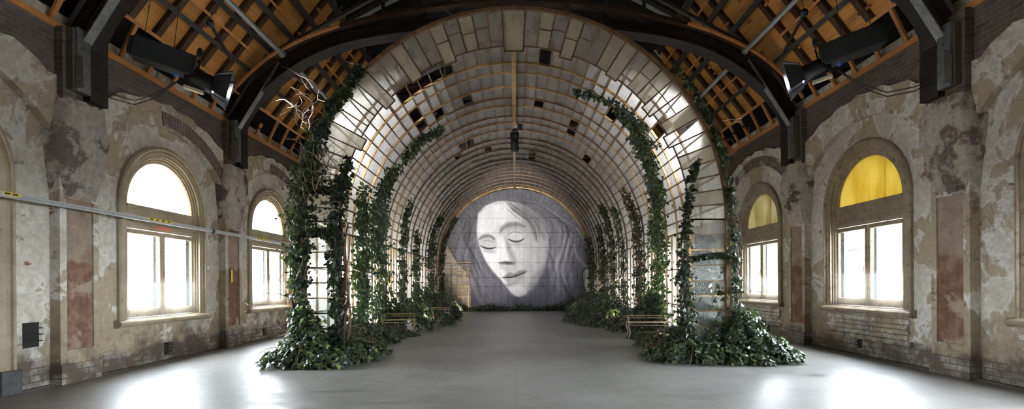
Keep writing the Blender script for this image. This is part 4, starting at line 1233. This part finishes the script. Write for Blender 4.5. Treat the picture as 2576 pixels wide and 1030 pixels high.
# ================================================================ IVY
HALF = np.array([(0, 0), (.30, -.10), (.52, .20), (.29, .40), (.31, .68), (0, 1.0)])
LEAF = np.zeros((12, 3))
LEAF[:6, 0] = HALF[:, 0]; LEAF[:6, 1] = HALF[:, 1]; LEAF[:6, 2] = np.abs(HALF[:, 0])*-.28
LEAF[6:, 0] = -HALF[::-1, 0]; LEAF[6:, 1] = HALF[::-1, 1]; LEAF[6:, 2] = np.abs(HALF[::-1, 0])*-.28
LEAF[:, 2] += -.18*(LEAF[:, 1]-.4)**2
def foliage(name, P, Nn, size, mat, parent, seed=0, bias=0.):
    """one mesh of folded five-lobed leaves at points P facing roughly Nn"""
    r_ = np.random.default_rng(seed)
    n = len(P); P = np.asarray(P, float); Nn = np.asarray(Nn, float) + r_.normal(0, .45, (n, 3))
    Nn /= np.linalg.norm(Nn, axis=1)[:, None] + 1e-9
    tip = np.array([0, 0, -1.]) + r_.normal(0, .55, (n, 3))
    tip -= Nn*(tip*Nn).sum(1)[:, None]; tip /= np.linalg.norm(tip, axis=1)[:, None] + 1e-9
    sd_ = np.cross(tip, Nn)
    sz = size*(.48 + .68*r_.random(n))
    V_ = P[:, None, :] + sz[:, None, None]*(LEAF[None, :, 0:1]*sd_[:, None, :]*1.0 + LEAF[None, :, 1:2]*tip[:, None, :] + LEAF[None, :, 2:3]*Nn[:, None, :])
    base = wloc(parent) if parent is not None else Vector((0, 0, 0))
    V_ = V_.reshape(-1, 3)
    V_[:, 2] = np.maximum(V_[:, 2], .006)
    V_ -= np.array(base)
    me = bpy.data.meshes.new(name)
    me.vertices.add(n*12); me.vertices.foreach_set('co', V_.astype(np.float32).ravel())
    me.loops.add(n*12); me.loops.foreach_set('vertex_index', np.arange(n*12, dtype=np.int32))
    me.polygons.add(n*2); me.polygons.foreach_set('loop_start', np.arange(0, n*12, 6, dtype=np.int32))
    me.update(calc_edges=True)
    a = me.attributes.new('tint', 'FLOAT', 'FACE')
    t = np.clip(r_.beta(2, 2.4, n) + bias, 0, 1)
    a.data.foreach_set('value', np.repeat(t, 2).astype(np.float32))
    o = link(name, me, mat, parent)
    o['kind'] = 'stuff'
    return o
def onarc(px, py, inset=.10):
    """point of the inside of the arcade seen at (px,py): position, inward normal"""
    h = hit(px, py)
    if h is not None:
        t, ang = h; x = -math.cos(ang); z = math.sin(ang)
        return Vector((x*(R-inset), t, ZSP + z*(R-inset))), Vector((-x, 0, -z))
    a = (px-1296)/FPX; t = R/abs(a); s = 1 if a > 0 else -1
    return Vector((s*(R-inset), t, max(.02, EYE + (715-py)/FPX*t))), Vector((-s, 0, 0))
def walk(path, n):
    """n points spread evenly along a 3-D polyline"""
    L = [0]
    for a, b in zip(path, path[1:]): L.append(L[-1] + (b-a).length)
    out = []
    for k in range(n):
        s = L[-1]*k/max(1, n-1)
        i = max(j for j in range(len(L)) if L[j] <= s+1e-9); i = min(i, len(path)-2)
        out.append(path[i].lerp(path[i+1], (s-L[i])/max(1e-9, L[i+1]-L[i])))
    return out
def vines(name, path, normals, spread, count, r0, mat, parent, seed, thick=.1):
    rr = random.Random(seed); m = MB()
    for c in range(count):
        k = max(6, int(len(path)*2.2)); pts = walk(path, k)
        f = rr.uniform(.45, 1.); pts = pts[:max(4, int(k*f))]
        ph = rr.uniform(0, 6); am = rr.uniform(.2, 1.)*spread; off = rr.gauss(0, spread*.5)
        q = []
        for i, p in enumerate(pts):
            t = i/len(pts)
            w_ = off*(1-.4*t) + am*.35*math.sin(ph + i*1.15) + rr.gauss(0, spread*.10)
            nn = normals[min(len(normals)-1, int(t*len(normals)))]
            tan = Vector((0, 1, 0)) if abs(nn.y) < .5 else Vector((1, 0, 0))
            q.append(p + tan*w_ + nn*(thick*(.2+.6*rr.random())))
            q[-1].z = max(q[-1].z, .02); q[-1].y = min(q[-1].y, 28.3)
        m.tube(q, [r0*(1-.65*i/len(q))*rr.uniform(.85, 1.15) for i in range(len(q))], 5)
    return m.build(name, mat, parent, smooth=True)
def twigs(name, c, n, L, mat, parent, seed, dirv, r0=.011):
    rr = random.Random(seed); m = MB()
    for k in range(n):
        p = Vector(c) + Vector((rr.gauss(0, .15), rr.gauss(0, .12), rr.gauss(0, .28)))
        d = (Vector(dirv) + Vector((rr.gauss(0, .6), rr.gauss(0, .4), rr.gauss(0, .6)))).normalized()
        q = [p]
        for i in range(6):
            d = (d + Vector((rr.gauss(0, .42), rr.gauss(0, .3), rr.gauss(0, .42)))).normalized(); q.append(q[-1] + d*L*rr.uniform(.1, .2))
        q = [Vector((v.x, v.y, max(v.z, .02))) for v in q]
        m.tube(q, [r0*(1-.12*i) for i in range(7)], 5)
        d2 = (d + Vector((rr.gauss(0, .8), rr.gauss(0, .5), rr.gauss(0, .8)))).normalized(); b = q[3]
        b1 = b+d2*L*.2; b2 = b1+(d2+Vector((rr.gauss(0, .4), 0, rr.gauss(0, .4))))*L*.15
        for v in (b1, b2): v.z = max(v.z, .02)
        m.tube([b, b1, b2], [r0*.6, r0*.5, r0*.3], 5)
    return m.build(name, mat, parent, smooth=True)
GIVY = 'climbing ivy on the arcade'
def column(label, px, wpx, n, mat, seed, size=.10, front=False, stems=4, taper=.45, thick=.22, bias=0., twig=0, stemr=.014, kind='climbing_ivy'):
    """an ivy plant climbing along the image path px (bottom first)"""
    path = []; nor = []
    for (x, y) in px:
        if front:
            p = at(x, y, 10.0); p.z = max(.02, p.z); path.append(p); nor.append(Vector((0, -1, 0)))
        else:
            p, q = onarc(x, y); path.append(p); nor.append(q)
    root = tag(empty(kind, (path[0].x, path[0].y, 0)), label, 'ivy', GIVY)
    r_ = np.random.default_rng(seed)
    K = 60; pts = walk(path, K)
    n = int(n*1.35); u = r_.beta(1., 1.0+taper*.5, n)*(K-1.001); i = u.astype(int); f = u-i
    cl = r_.random(64)**1.6; keep = r_.random(n) < .25 + .95*cl[(tt_ := (u/(K-1)*34).astype(int)) % 64]
    u, i, f = u[keep], i[keep], f[keep]; n = len(u)
    A = np.array([tuple(p) for p in pts]); C = A[i]*(1-f)[:, None] + A[i+1]*f[:, None]
    ni = np.minimum((u/(K-1)*(len(nor)-1)).round().astype(int), len(nor)-1); NN = np.array([tuple(q) for q in nor])[ni]
    tt = u/(K-1)
    if front:
        wid = np.interp(tt, np.linspace(0, 1, len(wpx)), wpx)/FPX*10.0*.5
        C[:, 0] += r_.normal(0, 1, n)*wid*.52
        C[:, 1] += -r_.random(n)*thick + .05
        NN = NN + np.stack([r_.normal(0, .5, n), np.zeros(n), r_.normal(.35, .3, n)], 1)
    else:
        wid = np.interp(tt, np.linspace(0, 1, len(wpx)), wpx)*C[:, 1]**2/(R*FPX)*.5
        wob = np.sin(tt*23+seed)*.25*wid
        C[:, 1] += r_.normal(0, 1, n)*wid*.55 + wob
        C += NN*(r_.random(n)*thick - .04)[:, None]
        NN = NN + np.stack([np.zeros(n), np.full(n, -.55), np.full(n, .35)], 1)
    C[:, 2] = np.maximum(C[:, 2], .03); C[:, 1] = np.minimum(C[:, 1], 28.2)
    foliage('foliage', C, NN, size, mat, root, seed, bias)
    w0 = (np.mean(wpx)/FPX*10*.5) if front else np.mean(wpx)*path[0].y**2/(R*FPX)*.4
    if stems: vines('stem', path, nor, w0, stems, stemr, M['stem'], root, seed, thick*.6)
    if twig: twigs('bare_twig', path[len(path)//2], twig, .8, M['twig'], root, seed, (-nor[0].x*.2 + nor[0].x, -.5, .2), .008)
    return root
# --- on the front screen
A1 = column('tangled ivy climbing the outer edge of the arcade leg beside the aluminium rail', [(772, 905), (762, 800), (757, 700), (760, 600), (768, 500), (782, 420), (806, 345), (842, 278), (880, 222), (918, 172)],
            [44, 42, 40, 46, 72, 84, 54, 34, 24, 16], 3700, M['leaf'], 101, .092, True, 9, .3, .34, .04, 0, .018)
twigs('bare_twig', at(785, 300, 10.0), 15, .75, M['twig'], A1, 5, (-.55, -.2, .75), .010)
twigs('bare_twig', at(800, 440, 9.9), 26, .85, M['twig'], A1, 6, (-.1, -.4, .0), .011)
twigs('bare_twig', at(745, 570, 9.9), 9, .9, M['twig'], A1, 7, (-.8, -.2, .15), .009)
twigs('bare_twig', at(742, 745, 9.9), 6, .6, M['twig'], A1, 8, (-.9, -.2, .3), .010)
A2 = column('ivy with a thick brown trunk on the inner post of the tangled arcade leg', [(862, 900), (858, 800), (850, 700), (846, 620), (850, 540), (866, 460), (884, 395)],
            [34, 32, 30, 34, 44, 40, 22], 1900, M['leaf'], 102, .092, True, 7, .3, .30, -.04, 0, .026)
m = MB()
for k in range(3):
    q = [at(866+k*5+6*math.sin(i*1.3+k*2), 905-(905-560)*i/9, 9.9-.03*k) for i in range(10)]
    for v in q: v.z = max(v.z, .02)
    m.tube(q, [.045-.0025*i-.008*k for i in range(10)], 7)
m.build('trunk', M['stem'], A2, smooth=True)
A3 = column('loose ivy bridging the glass of the tangled leg between its two posts', [(775, 590), (800, 572), (825, 585), (850, 600)], [40, 52, 46, 40], 420, M['leaf'], 103, .095, True, 3, 0., .25, .0)
A3b = column('upper loose ivy bridging the tangled leg below its knot of twigs', [(780, 480), (815, 470), (845, 480), (872, 455)], [52, 62, 50, 40], 620, M['leaf_dark'], 104, .092, True, 4, 0., .3, .0)
B1 = column('thin ivy following the outer hoop of the leg with green glass', [(1852, 870), (1850, 760), (1848, 650), (1843, 560), (1836, 480), (1818, 395), (1790, 312), (1745, 225), (1690, 160)],
            [22, 24, 26, 22, 18, 14, 12, 16, 10], 1150, M['leaf'], 105, .085, True, 4, .2, .2, .0, 0, .010)
twigs('bare_twig', at(1838, 350, 10.0), 4, .5, M['twig'], B1, 9, (.9, -.2, .2), .007)
twigs('bare_twig', at(1862, 745, 10.0), 3, .5, M['twig'], B1, 10, (.9, -.2, .3), .008)
B2 = column('ivy on the inner post of the leg with green glass', [(1728, 890), (1722, 800), (1718, 700), (1718, 610), (1726, 520), (1738, 450), (1752, 405)],
            [40, 42, 40, 36, 22, 18, 10], 1150, M['leaf_dark'], 106, .088, True, 5, .2, .30, -.02)
B3 = column('short ivy hanging across the green glass of the arcade leg', [(1745, 655), (1775, 648), (1805, 640), (1832, 650)], [36, 40, 34, 30], 330, M['leaf_dark'], 107, .092, True, 2, 0., .2, .0)
column('dark ivy inside the arcade behind the green glass of the leg', [(1795, 870), (1795, 780), (1792, 700), (1788, 630), (1785, 590)], [70, 66, 60, 44, 26], 1500, M['leaf_dark'], 108, .10, stems=5, thick=.3)
# --- inside the vault
column('bright green ivy inside the arcade, closest to the pinkish bench', [(1668, 830), (1669, 740), (1668, 640), (1668, 560), (1664, 480), (1652, 405), (1632, 355), (1600, 300), (1560, 262)],
       [50, 48, 46, 44, 36, 24, 16, 10, 6], 3400, M['leaf_bright'], 111, .105, stems=6, bias=-.02)
column('thin ivy garland strung over the vault towards the hanging spotlight', [(1668, 372), (1620, 300), (1575, 262), (1520, 238), (1445, 216)], [16, 10, 8, 7, 5], 480, M['leaf'], 112, .085, stems=2, taper=.2, thick=.14)
column('leafy ivy patch high on the vault above the bright green ivy', [(1600, 330), (1625, 368), (1646, 405), (1655, 440)], [22, 30, 30, 20], 420, M['leaf'], 113, .09, stems=3, taper=0, thick=.18)
column('twiggy olive ivy behind the bright green one', [(1622, 810), (1622, 720), (1621, 640), (1616, 570), (1600, 515), (1575, 470)], [30, 28, 24, 18, 10, 6], 1500, M['leaf_olive'], 114, .095, stems=14, bias=-.1, twig=8)
column('dark ivy beyond the pale lit bars on the yellow fanlight side', [(1585, 800), (1580, 700), (1577, 620), (1566, 560), (1552, 520)], [14, 12, 10, 8, 5], 700, M['leaf'], 115, .10, stems=3, taper=.2)
column('brown tinged ivy before the dense far ones, yellow fanlight side', [(1556, 795), (1553, 700), (1550, 620), (1538, 555), (1518, 508)], [20, 20, 16, 10, 6], 1300, M['leaf_olive'], 116, .105, stems=6, bias=-.16)
column('dense olive ivy second from the end wall, brick edge side of the portrait', [(1530, 790), (1527, 700), (1524, 620), (1512, 560)], [20, 20, 16, 8], 1200, M['leaf_olive'], 117, .115, stems=5, bias=-.14)
column('dark ivy curtain nearest the brick edge of the portrait', [(1500, 785), (1498, 700), (1494, 640), (1484, 590)], [16, 18, 14, 7], 1100, M['leaf_dark'], 118, .12, stems=4, bias=.04)
column('fresh green ivy inside the arcade just behind the tangled leg', [(896, 850), (896, 760), (898, 660), (900, 570), (896, 500), (905, 455)], [34, 34, 34, 34, 24, 12], 2300, M['leaf_bright'], 121, .10, stems=5, bias=-.06)
column('tall ivy trailing a long garland up the vault above the mossy yellow bench', [(948, 830), (947, 740), (945, 650), (944, 570), (952, 500), (968, 448), (1000, 398), (1050, 345), (1115, 308)], [44, 44, 42, 38, 30, 18, 11, 8, 5], 3000, M['leaf'], 122, .10, stems=6, bias=.05)
column('second garland curling on the vault beside the long one', [(925, 560), (940, 490), (965, 430), (985, 410)], [20, 18, 12, 6], 600, M['leaf_bright'], 123, .095, stems=3, bias=-.05)
column('slim dark ivy rising to a point, third inside the tangled leg', [(1003, 815), (1002, 720), (1003, 620), (1012, 545), (1030, 488)], [20, 18, 14, 9, 4], 1300, M['leaf'], 124, .105, stems=4, bias=-.02)
column('slim ivy between the pale lit panes past the slim pointed one', [(1040, 800), (1038, 720), (1038, 640), (1042, 570)], [18, 17, 14, 6], 1100, M['leaf'], 125, .11, stems=4, bias=.02)
column('dense dark ivy pillar before the trellis', [(1078, 795), (1076, 720), (1076, 640), (1086, 570), (1112, 530)], [26, 26, 22, 10, 4], 1500, M['leaf_dark'], 126, .115, stems=5, bias=.08)
column('darkest ivy spreading at its foot beside the trellis', [(1112, 788), (1108, 720), (1106, 660), (1116, 600), (1145, 540)], [30, 18, 13, 8, 3], 1300, M['leaf_dark'], 127, .12, stems=4)
# --- heaps at the feet of the front screen
def heap(label, blobs, n, mat, seed, size, bias=0., cat='ivy', tw=0):
    """blobs: (x,y,rx,ry,h)"""
    c0 = blobs[0]; root = tag(empty('ivy_heap', (c0[0], c0[1], 0)), label, cat, 'ivy heaps on the floor')
    r_ = np.random.default_rng(seed); P = []; Nn = []
    tot = sum(b[2]*b[3] + b[4]*(b[2]+b[3]) for b in blobs)
    for (x, y, rx, ry, h) in blobs:
        k = int(n*(rx*ry + h*(rx+ry))/tot)
        u = r_.random(k)*2*PI; w_ = r_.random(k)**.62
        rad = .15 + .85*w_
        zz = h*np.sqrt(np.maximum(0, 1-rad**2))*(1-.35*r_.random(k)) + .03
        lump = 1 + .16*np.sin(u*5+seed)+.1*np.sin(u*9+2*seed)
        P.append(np.stack([x + rx*rad*lump*np.cos(u), y + ry*rad*lump*np.sin(u), zz*(1+.12*np.sin(u*7))], 1))
        Nn.append(np.stack([np.cos(u)*rad, np.sin(u)*rad, .55 + .6*(1-rad)], 1))
    P = np.concatenate(P); Nn = np.concatenate(Nn)
    foliage('foliage', P, Nn, size, mat, root, seed, bias)
    m = MB(); rr = random.Random(seed)
    for k in range(26):
        b = rr.choice(blobs); a = rr.uniform(0, 2*PI)
        q = [Vector((b[0]+b[2]*t*math.cos(a+.5*t*math.sin(k)), b[1]+b[3]*t*math.sin(a+.5*t*math.sin(k)), max(.02, b[4]*.85*math.sqrt(max(0, 1-t*t))))) for t in (0, .25, .5, .75, .95, 1.1)]
        m.tube(q, [.014, .013, .012, .01, .008, .005], 5)
    m.build('stem', M['stem'], root, smooth=True)
    if tw: twigs('bare_twig', Vector((c0[0]-.4, c0[1]-.1, .45)), tw, .6, M['twig'], root, seed, (-.5, -.2, .6), .009)
    return root
heap('spreading ivy heap at the foot of the tangled arcade leg', [(-3.95, 9.55, .62, .62, .55), (-4.05, 9.75, .42, .4, .95), (-3.45, 9.35, .52, .50, .30), (-4.3, 9.3, .42, .45, .30), (-3.35, 9.9, .55, .6, .45), (-3.05, 10.1, .45, .6, .32), (-3.7, 9.15, .5, .3, .16)],
     5200, M['leaf'], 201, .095, .17, tw=8)
heap('bushy ivy heap at the foot of the leg with green glass', [(4.45, 9.75, .48, .50, .95), (4.75, 9.5, .50, .45, .50), (3.95, 9.4, .70, .45, .36), (3.35, 9.6, .62, .55, .38), (2.98, 9.75, .50, .45, .22), (5.0, 9.4, .38, .35, .24), (4.3, 9.2, .6, .28, .2)],
     5200, M['leaf'], 202, .095, .06)
# --- banks along both sides of the vault floor
def bank(label, sd, prof, n, mat, seed, size, bias=0.):
    """prof: (y, inner x, height)"""
    root = tag(empty('ivy_bank', (sd*3.9, prof[0][0], 0)), label, 'ivy', 'ivy heaps on the floor')
    r_ = np.random.default_rng(seed)
    ys_ = np.array([p[0] for p in prof]); xi = np.array([p[1] for p in prof]); hh = np.array([p[2] for p in prof])
    y = ys_[0] + (ys_[-1]-ys_[0])*r_.random(n)
    ix = np.interp(y, ys_, xi) + .14*np.sin(y*3.1+seed) + .08*np.sin(y*7.7); h = np.interp(y, ys_, hh)*(1+.22*np.sin(y*2.3+seed)+.12*np.sin(y*5.1))
    t = r_.random(n)**1.25
    x = ix + (4.15-ix)*t
    prof_ = np.sqrt(np.clip(t*1.35, 0, 1))*np.where(t > .85, 1., 1.)
    z = h*prof_*(1-.5*r_.random(n)**2)*(1+.18*np.sin(x*6+y*4)) + .02
    P = np.stack([sd*x, y, z], 1)
    Nn = np.stack([np.full(n, -sd*.8), np.full(n, -.5), np.full(n, .6)], 1)
    foliage('foliage', P, Nn, size, mat, root, seed, bias)
    m = MB(); rr = random.Random(seed)
    for k in range(40):
        y0 = rr.uniform(ys_[0], ys_[-1]); x0 = np.interp(y0, ys_, xi) + rr.uniform(-.1, .5); h0 = np.interp(y0, ys_, hh)
        q = [Vector((sd*(x0+.05*math.sin(i*2+k)+i*.1), y0+rr.uniform(-.1, .1)+i*.12*rr.choice((-1, 1)), max(.03, .08+h0*.2*i+rr.uniform(-.05, .1)))) for i in range(5)]
        m.tube(q, [.011, .011, .010, .008, .006], 5)
    m.build('stem', M['stem'], root, smooth=True)
    return root
bank('ivy bank along the floor from the tangled leg to the mossy yellow bench', -1, [(10.4, 3.05, .45), (11.3, 3.25, .55), (12.4, 3.25, .5), (13.4, 3.05, .38), (14.6, 3.0, .26), (15.2, 3.3, .3), (15.7, 3.3, 1.0)], 4800, M['leaf_dark'], 211, .10, .10)
bank('ivy bank along the floor behind the mossy yellow bench to the trellis', -1, [(15.45, 3.0, 1.2), (16.6, 2.85, .95), (17.6, 2.7, .8), (18.6, 2.35, .8), (19.8, 2.25, .9), (21.5, 2.5, .95), (24, 2.75, .9), (27, 2.9, .8), (28.3, 3.0, .6)], 5600, M['leaf_dark'], 212, .11, .12)
bank('ivy bank along the floor from the green glass leg to the pinkish bench', 1, [(10.3, 2.75, .30), (11.2, 2.95, .40), (12.4, 3.1, .32), (13.4, 3.1, .24), (13.8, 3.3, .3), (14.1, 3.4, .9), (15.5, 3.35, .8)], 4600, M['leaf_dark'], 213, .10, .08)
bank('ivy bank along the floor past the pinkish bench to the portrait', 1, [(15.3, 3.2, .5), (16.5, 2.85, .5), (17.6, 2.55, .55), (18.6, 2.1, .6), (19.8, 1.95, .8), (21.5, 2.3, .9), (24, 2.6, .9), (27, 2.8, .8), (28.3, 2.9, .6)], 5600, M['leaf_dark'], 214, .11, .12)
# low hedge of ivy under the portrait
r_ = np.random.default_rng(77); n = 2200
x = r_.uniform(-3.4, 3.4, n); y = r_.uniform(27.5, 28.4, n); z = r_.random(n)**1.5*(.34+.10*np.sin(x*3.3)+.06*np.sin(x*8))*(1-.5*(28.4-y)/.9)+.02
root = tag(empty('ivy_border', (0, 28, 0)), 'low dark ivy border along the foot of the portrait', 'ivy', 'ivy heaps on the floor')
foliage('foliage', np.stack([x, y, z], 1), np.tile([0, -.7, .6], (n, 1)), .115, M['leaf_dark'], root, 77, .05)
# ================================================================ LIGHT AND CAMERA
w = bpy.data.worlds.new('overcast'); SC.world = w; w.use_nodes = True
bg = w.node_tree.nodes['Background']; bg.inputs[0].default_value = (.86, .93, 1., 1); bg.inputs[1].default_value = 52
for s in (-1, 1):                     # sampling portals only: they give no light of their own
    for j, yc in enumerate(WIN):
        if s < 0 and j == 1: continue
        li = bpy.data.lights.new('window_portal', 'AREA'); li.shape = 'RECTANGLE'; li.size = 2.2; li.size_y = 3.4; li.cycles.is_portal = True
        lo = bpy.data.objects.new('window_portal', li); COL.objects.link(lo)
        lo.location = (s*(W+.42), yc, 2.55); lo.rotation_euler = (0, s*PI/2, 0); lo.rotation_euler = Vector((-s, 0, 0)).to_track_quat('-Z', 'Z').to_euler()
cam = bpy.data.cameras.new('camera'); co = bpy.data.objects.new('camera', cam); COL.objects.link(co); SC.camera = co
cam.sensor_width = 36; cam.sensor_fit = 'HORIZONTAL'; cam.lens = FPX*36/2576; cam.clip_end = 200; cam.clip_start = .05
cam.shift_x = -8/2576; cam.shift_y = 200/2576
ROLL = math.radians(.35)
co.location = (0, 0, EYE)
co.matrix_world = Matrix.Translation((0, 0, EYE)) @ Matrix.Rotation(ROLL, 4, 'Y') @ Matrix.Rotation(PI/2, 4, 'X')
SC.view_settings.view_transform = 'Standard'; SC.view_settings.look = 'None'; SC.view_settings.gamma = 1; SC.view_settings.use_curve_mapping = False
SC.view_settings.exposure = 1.2
cy = SC.cycles
cy.use_denoising = True; cy.denoiser = 'OPENIMAGEDENOISE'
cy.max_bounces = 10; cy.diffuse_bounces = 5; cy.glossy_bounces = 4; cy.transmission_bounces = 8; cy.transparent_max_bounces = 16
cy.caustics_reflective = False; cy.caustics_refractive = False; cy.sample_clamp_indirect = 6
